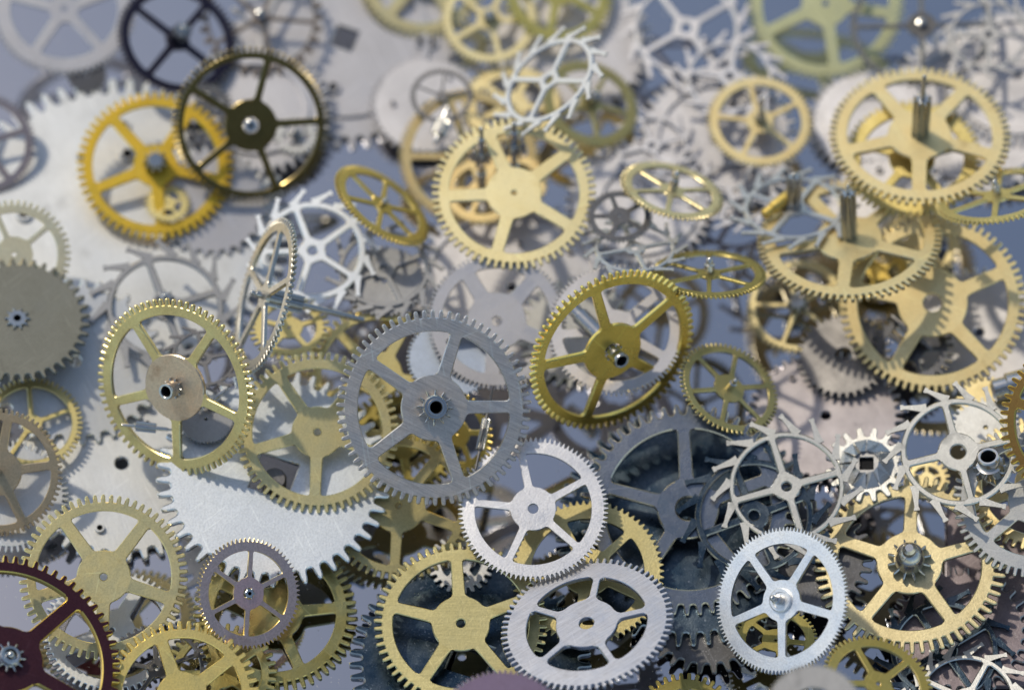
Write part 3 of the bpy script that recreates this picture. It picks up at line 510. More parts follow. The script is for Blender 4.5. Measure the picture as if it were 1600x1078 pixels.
 {'kind': 'escape', 'name': 'escape_wheel', 'cat': 'escape wheel', 'grp': 'escape wheels in the pile', 'label': 'dull grey escape wheel right of the bright white escape wheel', 'loc': [-0.8863, 0.2864, 0.5368], 'rot': [-0.0432, -0.0223, -2.7123], 'R': 0.4077, 'm': 'steel_mid', 't': 0.0157, 'N': 15, 'ri': 0.69, 'rr': 0.77, 'hub': 0.2, 'n': 4, 'sw': 0.1, 'hole': 0.07, 'ts': 'clock', 'hook': -1, 'fit': []},
 {'kind': 'escape', 'name': 'escape_wheel', 'cat': 'escape wheel', 'grp': 'escape wheels in the pile', 'label': 'bright white escape wheel behind the thin upright gear', 'loc': [-1.3807, 0.376, 0.6259], 'rot': [0.1867, -0.068, 0.6778], 'R': 0.4602, 'm': 'silver_wht', 't': 0.0178, 'N': 15, 'ri': 0.7, 'rr': 0.8, 'hub': 0.2, 'n': 5, 'sw': 0.1, 'hole': 0.07, 'ts': 'clock', 'hook': -1, 'fit': []},
 {'kind': 'gear', 'name': 'brass_gear', 'cat': 'gear', 'grp': 'brass gears in the pile', 'label': 'brass gear with thin spokes under the olive grey toothed disc', 'loc': [-3.2525, -0.8371, 0.3331], 'rot': [0.1341, -0.1441, 1.7169], 'R': 0.3426, 'm': 'brass_yell2', 't': 0.0162, 'N': 56, 'ri': 0.78, 'rr': 0.9, 'hub': 0.2, 'n': 5, 'sw': 0.09, 'hole': 0.04, 'ts': 'clock', 'fit': []},
 {'kind': 'gear', 'name': 'brass_gear', 'cat': 'gear', 'grp': 'brass gears in the pile', 'label': 'brown-gold gear cut by the left edge below the middle', 'loc': [-3.4156, -1.2867, 0.4598], 'rot': [0.5765, -0.0841, 0.11], 'R': 0.4259, 'm': 'brass_brown', 't': 0.0205, 'N': 70, 'ri': 0.82, 'rr': 0.93, 'hub': 0.36, 'n': 5, 'sw': 0.14, 'hole': 0.04, 'ts': 'clock', 'fit': [['pin', 0.0256, 0.2555, 0.0]]},
 {'kind': 'disc', 'name': 'toothed_disc', 'cat': 'toothed disc', 'grp': 'flat toothed discs in the pile', 'label': 'olive grey solid toothed disc with a star pinion hole at the left edge', 'loc': [-3.3729, -0.1775, 0.6051], 'rot': [0.1451, -0.0381, 1.6584], 'R': 0.4931, 'm': 'olive_grey', 't': 0.0242, 'N': 40, 'ri': 0.8, 'rr': 0.88, 'hub': 0.33, 'n': 5, 'sw': 0.14, 'hole': 0.1, 'ts': 'ratchet', 'fit': [['star', 0.0873, 0.0175, 10, 0.0]]},
 {'kind': 'disc', 'name': 'toothed_disc', 'cat': 'toothed disc', 'grp': 'flat toothed discs in the pile', 'label': 'small blackened disc under the silver ring in the top left corner', 'loc': [-3.1063, 2.0897, 0.3723], 'rot': [0.1197, -0.2058, 1.6364], 'R': 0.1497, 'm': 'gun_steel', 't': 0.0068, 'N': 20, 'ri': 0.8, 'rr': 0.89, 'hub': 0.33, 'n': 5, 'sw': 0.14, 'hole': 0.06, 'ts': 'ratchet', 'fit': []},
 {'kind': 'gear', 'name': 'silver_gear', 'cat': 'gear', 'grp': 'silver and steel gears in the pile', 'label': 'blurred silver ring gear in the top left corner', 'loc': [-3.2911, 2.564, 0.5458], 'rot': [0.3033, 0.0115, 0.459], 'R': 0.5266, 'm': 'plate_lav', 't': 0.023, 'N': 70, 'ri': 0.74, 'rr': 0.93, 'hub': 0.2, 'n': 5, 'sw': 0.14, 'hole': 0.04, 'ts': 'clock', 'fit': []},
 {'kind': 'gear', 'name': 'brown_gear', 'cat': 'gear', 'grp': 'tinted and blackened gears in the pile', 'label': 'brown-grey gear with coarse teeth and thin spokes near the top left', 'loc': [-1.8498, 2.5604, 0.4529], 'rot': [0.35, 0.1001, -0.0319], 'R': 0.4577, 'm': 'brown_steel', 't': 0.0199, 'N': 30, 'ri': 0.84, 'rr': 0.88, 'hub': 0.14, 'n': 5, 'sw': 0.07, 'hole': 0.04, 'ts': 'clock', 'fit': [['pin', 0.033, 0.1416, 0.0]]},
 {'kind': 'gear', 'name': 'dark_gear', 'cat': 'gear', 'grp': 'tinted and blackened gears in the pile', 'label': 'navy black ring gear at the top left beside the dark bronze gear', 'loc': [-2.4425, 2.2898, 0.5393], 'rot': [0.4032, 0.001, 1.0365], 'R': 0.4483, 'm': 'navy', 't': 0.0197, 'N': 70, 'ri': 0.8, 'rr': 0.93, 'hub': 0.2, 'n': 4, 'sw': 0.12, 'hole': 0.04, 'ts': 'clock', 'fit': [['pinion', 0.0701, 0.1681, 9, 0.0]]},
 {'kind': 'gear', 'name': 'dark_gear', 'cat': 'gear', 'grp': 'tinted and blackened gears in the pile', 'label': 'dark small gear in the upper opening of the saturated yellow gear', 'loc': [-2.231, 1.7517, 0.4199], 'rot': [0.1379, -0.0138, 0.832], 'R': 0.2222, 'm': 'gun_steel', 't': 0.0098, 'N': 30, 'ri': 0.66, 'rr': 0.84, 'hub': 0.33, 'n': 5, 'sw': 0.14, 'hole': 0.04, 'ts': 'clock', 'fit': []},
 {'kind': 'gear', 'name': 'brass_gear', 'cat': 'gear', 'grp': 'brass gears in the pile', 'label': 'small bright yellow gear seen through the lower opening of the saturated yellow gear', 'loc': [-2.4532, 0.9954, 0.3086], 'rot': [0.0989, -0.0757, 1.6323], 'R': 0.1642, 'm': 'brass_yell2', 't': 0.0074, 'N': 26, 'ri': 0.6, 'rr': 0.84, 'hub': 0.33, 'n': 5, 'sw': 0.14, 'hole': 0.04, 'ts': 'clock', 'fit': []},
 {'kind': 'gear', 'name': 'silver_gear', 'cat': 'gear', 'grp': 'silver and steel gears in the pile', 'label': 'small silver gear seen through the right opening of the dark bronze gear', 'loc': [-1.5744, 1.6637, 0.2118], 'rot': [0.0614, -0.0976, 1.6096], 'R': 0.1677, 'm': 'silver_soft', 't': 0.0074, 'N': 22, 'ri': 0.6, 'rr': 0.82, 'hub': 0.33, 'n': 5, 'sw': 0.14, 'hole': 0.04, 'ts': 'clock', 'fit': [['pinion', 0.0419, 0.0559, 8, 0.0], ['pin', 0.0233, 0.1025, 0.0]]},
 {'kind': 'gear', 'name': 'brass_gear', 'cat': 'gear', 'grp': 'brass gears in the pile', 'label': 'saturated yellow gear under the dark bronze gear at upper left', 'loc': [-2.5472, 1.2581, 0.403], 'rot': [-0.1249, -0.2989, 2.3543], 'R': 0.5579, 'm': 'brass_vivid', 't': 0.025, 'N': 58, 'ri': 0.8, 'rr': 0.91, 'hub': 0.28, 'n': 5, 'sw': 0.14, 'hole': 0.04, 'ts': 'clock', 'fit': [['pinion', 0.0869, 0.1189, 10, 0.0]]},
 {'kind': 'gear', 'name': 'dark_gear', 'cat': 'gear', 'grp': 'tinted and blackened gears in the pile', 'label': 'dark bronze gear leaning over the saturated yellow gear', 'loc': [-1.8524, 1.4156, 0.6733], 'rot': [0.4035, -0.7243, 1.2048], 'R': 0.563, 'm': 'dark_bronze', 't': 0.0254, 'N': 84, 'ri': 0.845, 'rr': 0.92, 'hub': 0.33, 'n': 5, 'sw': 0.085, 'hole': 0.1, 'ts': 'clock', 'fit': [['star', 0.059, 0.0182, 8, 0.0]]},
 {'kind': 'gear', 'name': 'brass_gear', 'cat': 'gear', 'grp': 'brass gears in the pile', 'label': 'tan brass gear behind the silver branching wheel', 'loc': [0.0, 1.9629, 0.1761], 'rot': [-0.0004, 0.0009, 1.1381], 'R': 0.376, 'm': 'brass_tan', 't': 0.0164, 'N': 60, 'ri': 0.7, 'rr': 0.92, 'hub': 0.33, 'n': 5, 'sw': 0.14, 'hole': 0.04, 'ts': 'clock', 'fit': []},
 {'kind': 'gear', 'name': 'brass_gear', 'cat': 'gear', 'grp': 'brass gears in the pile', 'label': 'large pale brass gear cut by the top edge left of centre', 'loc': [-0.6681, 2.9923, 0.4435], 'rot': [0.2399, 0.377, -0.9138], 'R': 0.5058, 'm': 'brass_pale', 't': 0.0218, 'N': 56, 'ri': 0.76, 'rr': 0.9, 'hub': 0.3, 'n': 5, 'sw': 0.16, 'hole': 0.04, 'ts': 'clock', 'fit': []},
 {'kind': 'gear', 'name': 'brass_gear', 'cat': 'gear', 'grp': 'brass gears in the pile', 'label': 'brass gear with a bright spoke at the top edge, second from the centre', 'loc': [-0.1662, 2.6344, 0.345], 'rot': [0.06, 0.2633, -1.3171], 'R': 0.3656, 'm': 'brass_pale', 't': 0.0158, 'N': 60, 'ri': 0.78, 'rr': 0.92, 'hub': 0.26, 'n': 5, 'sw': 0.12, 'hole': 0.04, 'ts': 'clock', 'fit': [['pinion', 0.0522, 0.0855, 8, 0.0]]},
 {'kind': 'gear', 'name': 'brass_gear', 'cat': 'gear', 'grp': 'brass gears in the pile', 'label': 'bright yellow brass gear cut by the top edge right of centre', 'loc': [0.343, 2.8545, 0.4028], 'rot': [0.2158, 0.3094, -0.4297], 'R': 0.4192, 'm': 'brass_vivid2', 't': 0.0181, 'N': 60, 'ri': 0.76, 'rr': 0.92, 'hub': 0.28, 'n': 5, 'sw': 0.14, 'hole': 0.04, 'ts': 'clock', 'fit': []},
 {'kind': 'gear', 'name': 'brass_gear', 'cat': 'gear', 'grp': 'brass gears in the pile', 'label': 'tan orange brass ring gear left of the large pale brass gear with tiny hole', 'loc': [-0.3093, 1.4242, 0.2818], 'rot': [-0.379, -0.0122, -3.1328], 'R': 0.5124, 'm': 'brass_orange', 't': 0.0228, 'N': 72, 'ri': 0.82, 'rr': 0.94, 'hub': 0.26, 'n': 5, 'sw': 0.1, 'hole': 0.04, 'ts': 'clock', 'fit': []},
 {'kind': 'gear', 'name': 'brass_gear', 'cat': 'gear', 'grp': 'brass gears in the pile', 'label': 'orange gear low in the left opening of the large pale brass gear with tiny hole', 'loc': [-0.2199, 1.1298, 0.2758], 'rot': [0.0529, -0.0252, 0.6019], 'R': 0.2841, 'm': 'brass_orange', 't': 0.0127, 'N': 40, 'ri': 0.7, 'rr': 0.92, 'hub': 0.33, 'n': 5, 'sw': 0.14, 'hole': 0.04, 'ts': 'clock', 'fit': [['pin', 0.0367, 0.4216, 0.0], ['pinion', 0.0733, 0.1283, 8, 0.4032], ['pin', 0.0229, 0.3024, 0.5132]]},
 {'kind': 'gear', 'name': 'brass_gear', 'cat': 'gear', 'grp': 'brass gears in the pile', 'label': 'orange gear low in the top opening of the large pale brass gear with tiny hole', 'loc': [0.0138, 1.1893, 0.2947], 'rot': [0.0594, -0.0129, 0.2038], 'R': 0.2476, 'm': 'brass_orange', 't': 0.0111, 'N': 36, 'ri': 0.66, 'rr': 0.92, 'hub': 0.33, 'n': 5, 'sw': 0.14, 'hole': 0.04, 'ts': 'clock', 'fit': [['pin', 0.0367, 0.4219, 0.0], ['pinion', 0.0871, 0.1284, 8, 0.4035], ['pin', 0.0275, 0.266, 0.5136]]},
 {'kind': 'gear', 'name': 'dark_gear', 'cat': 'gear', 'grp': 'tinted and blackened gears in the pile', 'label': 'thin dark ring gear between the tan orange ring gear and the top brass gears', 'loc': [-0.5088, 1.8219, 0.48], 'rot': [0.1121, -0.0028, 0.2158], 'R': 0.2313, 'm': 'steel_dk', 't': 0.0103, 'N': 44, 'ri': 0.82, 'rr': 0.93, 'hub': 0.18, 'n': 5, 'sw': 0.07, 'hole': 0.04, 'ts': 'clock', 'fit': []},
 {'kind': 'rod', 'name': 'steel_staff', 'cat': 'rod', 'grp': 'loose rods and staffs in the pile', 'label': 'dark pinion staff behind the tan orange ring gear', 'loc': [-0.5045, 1.5415, 0.5103], 'rot': [0.0773, -0.1693, 1.2605], 'R': 0.1605, 'm': 'steel_pol', 't': 0.1111, 'N': 0, 'ri': 0.8, 'rr': 0.92, 'hub': 0.33, 'n': 5, 'sw': 0.14, 'hole': 0.04, 'ts': 'clock', 'leaves': 8, 'rod': [0.0596, 0.321], 'fit': []},
 {'kind': 'escape', 'name': 'escape_wheel', 'cat': 'escape wheel', 'grp': 'escape wheels in the pile', 'label': 'lavender escape wheel right of the olive gold ring gear', 'loc': [1.0152, 1.5981, 0.1756], 'rot': [0.0063, -0.0437, 0.2873], 'R': 0.3353, 'm': 'plate_lav', 't': 0.0123, 'N': 15, 'ri': 0.69, 'rr': 0.77, 'hub': 0.2, 'n': 4, 'sw': 0.1, 'hole': 0.07, 'ts': 'clock', 'hook': 1, 'fit': []},
 {'kind': 'escape', 'name': 'escape_wheel', 'cat': 'escape wheel', 'grp': 'escape wheels in the pile', 'label': 'lavender grey escape wheel below the small brass gear with a tall thin pin', 'loc': [1.6144, 1.2, 0.1599], 'rot': [-0.0708, 0.0001, 1.092], 'R': 0.3598, 'm': 'plate_lav', 't': 0.0133, 'N': 15, 'ri': 0.69, 'rr': 0.77, 'hub': 0.2, 'n': 4, 'sw': 0.1, 'hole': 0.07, 'ts': 'clock', 'hook': -1, 'fit': []},
 {'kind': 'gear', 'name': 'brass_gear', 'cat': 'gear', 'grp': 'brass gears in the pile', 'label': 'olive gold brass ring gear right of the silver branching wheel', 'loc': [0.5701, 1.9005, 0.2828], 'rot': [0.038, 0.288, -0.1093], 'R': 0.3738, 'm': 'brass_olive2', 't': 0.0164, 'N': 64, 'ri': 0.76, 'rr': 0.94, 'hub': 0.22, 'n': 5, 'sw': 0.1, 'hole': 0.04, 'ts': 'clock', 'fit': [['pinion', 0.0561, 0.1215, 8, 0.0]]},
 {'kind': 'gear', 'name': 'brass_gear', 'cat': 'gear', 'grp': 'brass gears in the pile', 'label': 'large pale brass gear with a tiny centre hole, upper middle', 'loc': [0.0133, 0.7185, 0.8302], 'rot': [-0.2087, 0.0124, -3.0863], 'R': 0.5711, 'm': 'brass_pale', 't': 0.0265, 'N': 66, 'ri': 0.79, 'rr': 0.91, 'hub': 0.335, 'n': 5, 'sw': 0.155, 'hole': 0.03, 'ts': 'clock', 'fit': []},
 {'kind': 'escape', 'name': 'escape_wheel', 'cat': 'escape wheel', 'grp': 'escape wheels in the pile', 'label': 'silver branching escape wheel tilted above the large pale brass gear', 'loc': [0.2591, 1.4861, 1.103], 'rot': [-0.552, -0.1563, 1.1521], 'R': 0.4645, 'm': 'silver', 't': 0.0178, 'N': 15, 'ri': 0.69, 'rr': 0.785, 'hub': 0.17, 'n': 4, 'sw': 0.1, 'hole': 0.07, 'ts': 'clock', 'hook': -1, 'fit': []},
 {'kind': 'gear', 'name': 'brass_gear', 'cat': 'gear', 'grp': 'brass gears in the pile', 'label': 'tilted olive gold gear with six spokes and a bright centre pin, left of centre top', 'loc': [-0.9016, 0.6832, 0.7338], 'rot': [0.5737, 0.4164, 1.5132], 'R': 0.3864, 'm': 'brass_gold2', 't': 0.0179, 'N': 66, 'ri': 0.78, 'rr': 0.92, 'hub': 0.2, 'n': 6, 'sw': 0.09, 'hole': 0.04, 'ts': 'clock', 'fit': [['pin', 0.0266, 0.0622, 0.0]]},
 {'kind': 'gear', 'name': 'dark_gear', 'cat': 'gear', 'grp': 'tinted and blackened gears in the pile', 'label': 'dark steel gear beside the tilted six-spoke brass gear', 'loc': [0.7394, 0.5182, 0.8402], 'rot': [-0.0502, -0.0021, 0.6031], 'R': 0.2289, 'm': 'gun_steel', 't': 0.0107, 'N': 50, 'ri': 0.76, 'rr': 0.92, 'hub': 0.33, 'n': 5, 'sw': 0.14, 'hole': 0.04, 'ts': 'clock', 'fit': []},
 {'kind': 'escape', 'name': 'escape_wheel', 'cat': 'escape wheel', 'grp': 'escape wheels in the pile', 'label': 'thin silver escape wheel below the tilted six-spoke brass gear', 'loc': [0.8393, 0.2564, 0.8352], 'rot': [-0.3314, 0.0582, 0.246], 'R': 0.3584, 'm': 'silver_soft', 't': 0.014, 'N': 15, 'ri': 0.69, 'rr': 0.77, 'hub': 0.2, 'n': 4, 'sw': 0.1, 'hole': 0.07, 'ts': 'clock', 'hook': 1, 'fit': []},
 {'kind': 'gear', 'name': 'brass_gear', 'cat': 'gear', 'grp': 'brass gears in the pile', 'label': 'tilted brass gear with six spokes and bright pin, right of the pale brass gear', 'loc': [1.1091, 0.7572, 0.8058], 'rot': [0.1429, 0.4339, 1.4019], 'R': 0.3682, 'm': 'brass_tan', 't': 0.017, 'N': 66, 'ri': 0.78, 'rr': 0.92, 'hub': 0.22, 'n': 6, 'sw': 0.1, 'hole': 0.04, 'ts': 'clock', 'fit': [['pin', 0.0311, 0.1508, 0.0]]},
 {'kind': 'gear', 'name': 'brass_gear', 'cat': 'gear', 'grp': 'brass gears in the pile', 'label': 'thin tan gear with a black pinion under the brass gear with the tilted pinion', 'loc': [2.0145, 0.2733, 0.0826], 'rot': [-0.2011, 0.0766, 3.0504], 'R': 0.3568, 'm': 'brass_tan', 't': 0.0162, 'N': 54, 'ri': 0.83, 'rr': 0.93, 'hub': 0.18, 'n': 5, 'sw': 0.09, 'hole': 0.04, 'ts': 'clock', 'fit': [['pinion', 0.0768, 0.0813, 9, 0.0]]},
 {'kind': 'disc', 'name': 'toothed_disc', 'cat': 'toothed disc', 'grp': 'flat toothed discs in the pile', 'label': 'grey solid toothed disc with a round blue hole, beside the big pale brass gear', 'loc': [2.3009, -0.1973, 0.1816], 'rot': [-0.1749, -0.1123, 1.5206], 'R': 0.3331, 'm': 'steel_dk', 't': 0.016, 'N': 36, 'ri': 0.8, 'rr': 0.88, 'hub': 0.33, 'n': 5, 'sw': 0.14, 'hole': 0.17, 'ts': 'ratchet', 'fit': []},
 {'kind': 'gear', 'name': 'dark_gear', 'cat': 'gear', 'grp': 'tinted and blackened gears in the pile', 'label': 'blackened gear low under the big pale brass gear with a wide hole', 'loc': [2.7646, -0.2029, 0.2746], 'rot': [-0.0791, -0.1414, 1.1922], 'R': 0.2919, 'm': 'gun_steel', 't': 0.0135, 'N': 30, 'ri': 0.66, 'rr': 0.84, 'hub': 0.33, 'n': 5, 'sw': 0.14, 'hole': 0.04, 'ts': 'clock', 'fit': []},
 {'kind': 'gear', 'name': 'brass_gear', 'cat': 'gear', 'grp': 'brass gears in the pile', 'label': 'small tan gear behind the brass gear with the tilted pinion', 'loc': [2.9006, 0.7682, 0.1239], 'rot': [-0.1401, -0.1261, 1.666], 'R': 0.3015, 'm': 'brass_tan', 't': 0.0135, 'N': 36, 'ri': 0.7, 'rr': 0.86, 'hub': 0.33, 'n': 5, 'sw': 0.14, 'hole': 0.04, 'ts': 'clock', 'fit': []},
 {'kind': 'rod', 'name': 'steel_staff', 'cat': 'rod', 'grp': 'loose rods and staffs in the pile', 'label': 'dark grooved staff seen through the big pale brass gear', 'loc': [2.7617, -0.1203, 0.3509], 'rot': [0.1653, -0.0076, -0.819], 'R': 0.1988, 'm': 'steel_dk', 't': 0.1111, 'N': 0, 'ri': 0.8, 'rr': 0.92, 'hub': 0.33, 'n': 5, 'sw': 0.14, 'hole': 0.04, 'ts': 'clock', 'leaves': 9, 'rod': [0.0574, 0.3977], 'fit': []},
 {'kind': 'gear', 'name': 'brass_gear', 'cat': 'gear', 'grp': 'brass gears in the pile', 'label': 'small gold gear low under the brass gear with a star-topped pinion', 'loc': [2.6019, 0.5549, 0.0906], 'rot': [-0.0162, -0.1177, 0.5241], 'R': 0.2274, 'm': 'brass_gold2', 't': 0.0103, 'N': 34, 'ri': 0.66, 'rr': 0.92, 'hub': 0.33, 'n': 5, 'sw': 0.14, 'hole': 0.04, 'ts': 'clock', 'fit': []},
 {'kind': 'gear', 'name': 'brass_gear', 'cat': 'gear', 'grp': 'brass gears in the pile', 'label': 'big pale brass gear with a wide dark centre hole at right', 'loc': [2.9, 0.0407, 0.4763], 'rot': [0.2347, -0.2418, 0.3431], 'R': 0.64, 'm': 'brass_tan2', 't': 0.0298, 'N': 72, 'ri': 0.8, 'rr': 0.92, 'hub': 0.375, 'n': 5, 'sw': 0.15, 'hole': 0.1, 'ts': 'clock', 'fit': []},
 {'kind': 'gear', 'name': 'brass_gear', 'cat': 'gear', 'grp': 'brass gears in the pile', 'label': 'brass gear with a tall star-topped pinion, overlapping the big pale brass gear', 'loc': [2.3356, 0.4597, 0.6443], 'rot': [0.1469, -0.2385, -1.7449], 'R': 0.6382, 'm': 'brass_tan2', 't': 0.0295, 'N': 76, 'ri': 0.8, 'rr': 0.92, 'hub': 0.36, 'n': 5, 'sw': 0.15, 'hole': 0.04, 'ts': 'clock', 'fit': [['pinion', 0.0576, 0.4077, 8, 0.0], ['pin', 0.0177, 0.4786, 0.0]]},
 {'kind': 'gear', 'name': 'brass_gear', 'cat': 'gear', 'grp': 'brass gears in the pile', 'label': 'olive brass gear lying flat and foreshortened, right above the golden tilted gear', 'loc': [1.3348, 0.0168, 0.8809], 'rot': [0.0361, -0.5515, -1.6445], 'R': 0.3857, 'm': 'brass_olive', 't': 0.0183, 'N': 76, 'ri': 0.8, 'rr': 0.93, 'hub': 0.2, 'n': 6, 'sw': 0.08, 'hole': 0.04, 'ts': 'clock', 'fit': [['pin', 0.0347, 0.1127, 0.0]]},
 {'kind': 'escape', 'name': 'escape_wheel', 'cat': 'escape wheel', 'grp': 'escape wheels in the pile', 'label': 'lavender escape wheel outline near the top edge right of centre', 'loc': [1.2906, 2.5643, 0.3195], 'rot': [0.0687, -0.1041, 0.5581], 'R': 0.4982, 'm': 'plate_lav', 't': 0.018, 'N': 15, 'ri': 0.72, 'rr': 0.8, 'hub': 0.2, 'n': 4, 'sw': 0.1, 'hole': 0.07, 'ts': 'clock', 'hook': 1, 'fit': []},
 {'kind': 'escape', 'name': 'escape_wheel', 'cat': 'escape wheel', 'grp': 'escape wheels in the pile', 'label': 'lavender escape wheel above the small brass gear with a tall thin pin', 'loc': [1.5935, 2.1052, 0.3367], 'rot': [-0.0583, -0.0187, 1.3853], 'R': 0.4124, 'm': 'plate_lav', 't': 0.015, 'N': 15, 'ri': 0.69, 'rr': 0.77, 'hub': 0.2, 'n': 4, 'sw': 0.1, 'hole': 0.07, 'ts': 'clock', 'hook': -1, 'fit': []},
 {'kind': 'gear', 'name': 'brass_gear', 'cat': 'gear', 'grp': 'brass gears in the pile', 'label': 'pale green-gold gear cut by the top edge at right', 'loc': [2.3315, 2.7586, 0.371], 'rot': [0.1619, 0.4141, -1.434], 'R': 0.5852, 'm': 'brass_green', 't': 0.0252, 'N': 64, 'ri': 0.8, 'rr': 0.93, 'hub': 0.3, 'n': 5, 'sw': 0.15, 'hole': 0.04, 'ts': 'clock', 'fit': []},
 {'kind': 'gear', 'name': 'dark_gear', 'cat': 'gear', 'grp': 'tinted and blackened gears in the pile', 'label': 'dark wheel with a round black hub right of the pale green-gold gear', 'loc': [3.0065, 2.4532, 0.4975], 'rot': [0.1155, 0.1163, -1.6163], 'R': 0.5261, 'm': 'gun_steel', 't': 0.023, 'N': 50, 'ri': 0.9, 'rr': 0.95, 'hub': 0.2, 'n': 4, 'sw': 0.06, 'hole': 0.04, 'ts': 'clock', 'fit': [['pin', 0.0329, 0.0752, 0.0]]},
 {'kind': 'escape', 'name': 'escape_wheel', 'cat': 'escape wheel', 'grp': 'escape wheels in the pile', 'label': 'grey thin wheel with hooked teeth in the top right corner', 'loc': [3.4777, 2.3119, 0.5638], 'rot': [0.1188, -0.1295, -0.1027], 'R': 0.3734, 'm': 'steel_mid', 't': 0.0137, 'N': 15, 'ri': 0.69, 'rr': 0.77, 'hub': 0.2, 'n': 4, 'sw': 0.1, 'hole': 0.07, 'ts': 'clock', 'hook': 1, 'fit': []},
 {'kind': 'gear', 'name': 'brass_gear', 'cat': 'gear', 'grp': 'brass gears in the pile', 'label': 'small brass gear with a tall thin pin, right of the lavender disc', 'loc': [1.794, 1.6912, 0.3464], 'rot': [-0.0234, -0.1046, 1.7577], 'R': 0.3848, 'm': 'brass_tan2', 't': 0.017, 'N': 64, 'ri': 0.78, 'rr': 0.93, 'hub': 0.26, 'n': 5, 'sw': 0.1, 'hole': 0.04, 'ts': 'clock', 'fit': [['pinion', 0.0417, 0.0742, 8, 0.0], ['pin', 0.0232, 0.3338, 0.0]]},
 {'kind': 'gear', 'name': 'brass_gear', 'cat': 'gear', 'grp': 'brass gears in the pile', 'label': 'olive brass gear under the brass gear with the tall dark pinion', 'loc': [2.813, 1.1126, 0.6911], 'rot': [0.1347, -0.0059, -1.0293], 'R': 0.4861, 'm': 'brass_olive2', 't': 0.0222, 'N': 60, 'ri': 0.74, 'rr': 0.92, 'hub': 0.33, 'n': 5, 'sw': 0.12, 'hole': 0.04, 'ts': 'clock', 'fit': []},
 {'kind': 'escape', 'name': 'escape_wheel', 'cat': 'escape wheel', 'grp': 'escape wheels in the pile', 'label': 'silver escape wheel with a standing pinion, left of the tall-pinion gears', 'loc': [1.9727, 0.7744, 0.5712], 'rot': [-0.2113, 0.22, 0.9994], 'R': 0.4573, 'm': 'silver_soft', 't': 0.0174, 'N': 15, 'ri': 0.69, 'rr': 0.77, 'hub': 0.2, 'n': 4, 'sw': 0.1, 'hole': 0.07, 'ts': 'clock', 'hook': -1, 'fit': [['pinion', 0.0538, 0.269, 8, 0.0]]},
 {'kind': 'gear', 'name': 'brass_gear', 'cat': 'gear', 'grp': 'brass gears in the pile', 'label': 'brass gear foreshortened at the right edge below the tall-pinion gear', 'loc': [3.3237, 0.5952, 0.9754], 'rot': [0.5911, 0.021, -2.7558], 'R': 0.4297, 'm': 'brass_olive2', 't': 0.0201, 'N': 76, 'ri': 0.8, 'rr': 0.93, 'hub': 0.22, 'n': 6, 'sw': 0.1, 'hole': 0.04, 'ts': 'clock', 'fit': [['pin', 0.0307, 0.114, 0.0]]},
 {'kind': 'rod', 'name': 'brass_barrel', 'cat': 'rod', 'grp': 'loose rods and staffs in the pile', 'label': 'short brass barrel standing left of the brass gear with a star-topped pinion', 'loc': [1.8666, 0.7829, 0.6139], 'rot': [0.0702, -0.1622, 0.6618], 'R': 0.1477, 'm': 'brass_gold2', 't': 0.0855, 'N': 0, 'ri': 0.8, 'rr': 0.92, 'hub': 0.33, 'n': 5, 'sw': 0.14, 'hole': 0.04, 'ts': 'clock', 'rod': [0.0448, 0.2954], 'fit': []},
 {'kind': 'gear', 'name': 'brass_gear', 'cat': 'gear', 'grp': 'brass gears in the pile', 'label': 'brass gear with a tall dark pinion and thin spike, upper right', 'loc': [2.8589, 1.2167, 0.8225], 'rot': [0.0693, -0.069, -1.663], 'R': 0.6328, 'm': 'brass_tan2', 't': 0.0289, 'N': 70, 'ri': 0.8, 'rr': 0.92, 'hub': 0.35, 'n': 5, 'sw': 0.16, 'hole': 0.04, 'ts': 'clock', 'fit': [['pinion', 0.0673, 0.377, 8, 0.0], ['pin', 0.0224, 0.6194, 0.0]]},
 {'kind': 'disc', 'name': 'toothed_disc', 'cat': 'toothed disc', 'grp': 'flat toothed discs in the pile', 'label': 'small tan toothed disc under the silver escape wheel at the right', 'loc': [3.2356, -0.712, 0.3773], 'rot': [-0.1425, 0.011, 1.4836], 'R': 0.2258, 'm': 'brass_tan', 't': 0.0111, 'N': 26, 'ri': 0.8, 'rr': 0.84, 'hub': 0.33, 'n': 5, 'sw': 0.14, 'hole': 0.06, 'ts': 'ratchet', 'fit': []},
 {'kind': 'disc', 'name': 'toothed_disc', 'cat': 'toothed disc', 'grp': 'flat toothed discs in the pile', 'label': 'small silver toothed disc under the silver escape wheel with a wide hole', 'loc': [3.1949, -0.9023, 0.393], 'rot': [-0.1422, 0.0192, 1.4842], 'R': 0.2418, 'm': 'silver_soft', 't': 0.012, 'N': 30, 'ri': 0.8, 'rr': 0.85, 'hub': 0.33, 'n': 5, 'sw': 0.14, 'hole': 0.06, 'ts': 'ratchet', 'fit': []},
 {'kind': 'gear', 'name': 'brass_gear', 'cat': 'gear', 'grp': 'brass gears in the pile', 'label': 'small tan gear below the silver escape wheel at the right', 'loc': [2.8282, -1.0927, 0.0273], 'rot': [-0.1263, -0.0645, 1.5078], 'R': 0.1571, 'm': 'brass_tan', 't': 0.0074, 'N': 20, 'ri': 0.6, 'rr': 0.82, 'hub': 0.33, 'n': 5, 'sw': 0.14, 'hole': 0.04, 'ts': 'clock', 'fit': []},
 {'kind': 'gear', 'name': 'brass_gear', 'cat': 'gear', 'grp': 'brass gears in the pile', 'label': 'tan brass ring gear at the right edge behind the silver gear', 'loc': [3.506, -1.3679, 0.4569], 'rot': [-0.0009, 0.1728, -2.8423], 'R': 0.5015, 'm': 'brass_tan2', 't': 0.0242, 'N': 50, 'ri': 0.76, 'rr': 0.9, 'hub': 0.33, 'n': 5, 'sw': 0.14, 'hole': 0.04, 'ts': 'clock', 'fit': []},
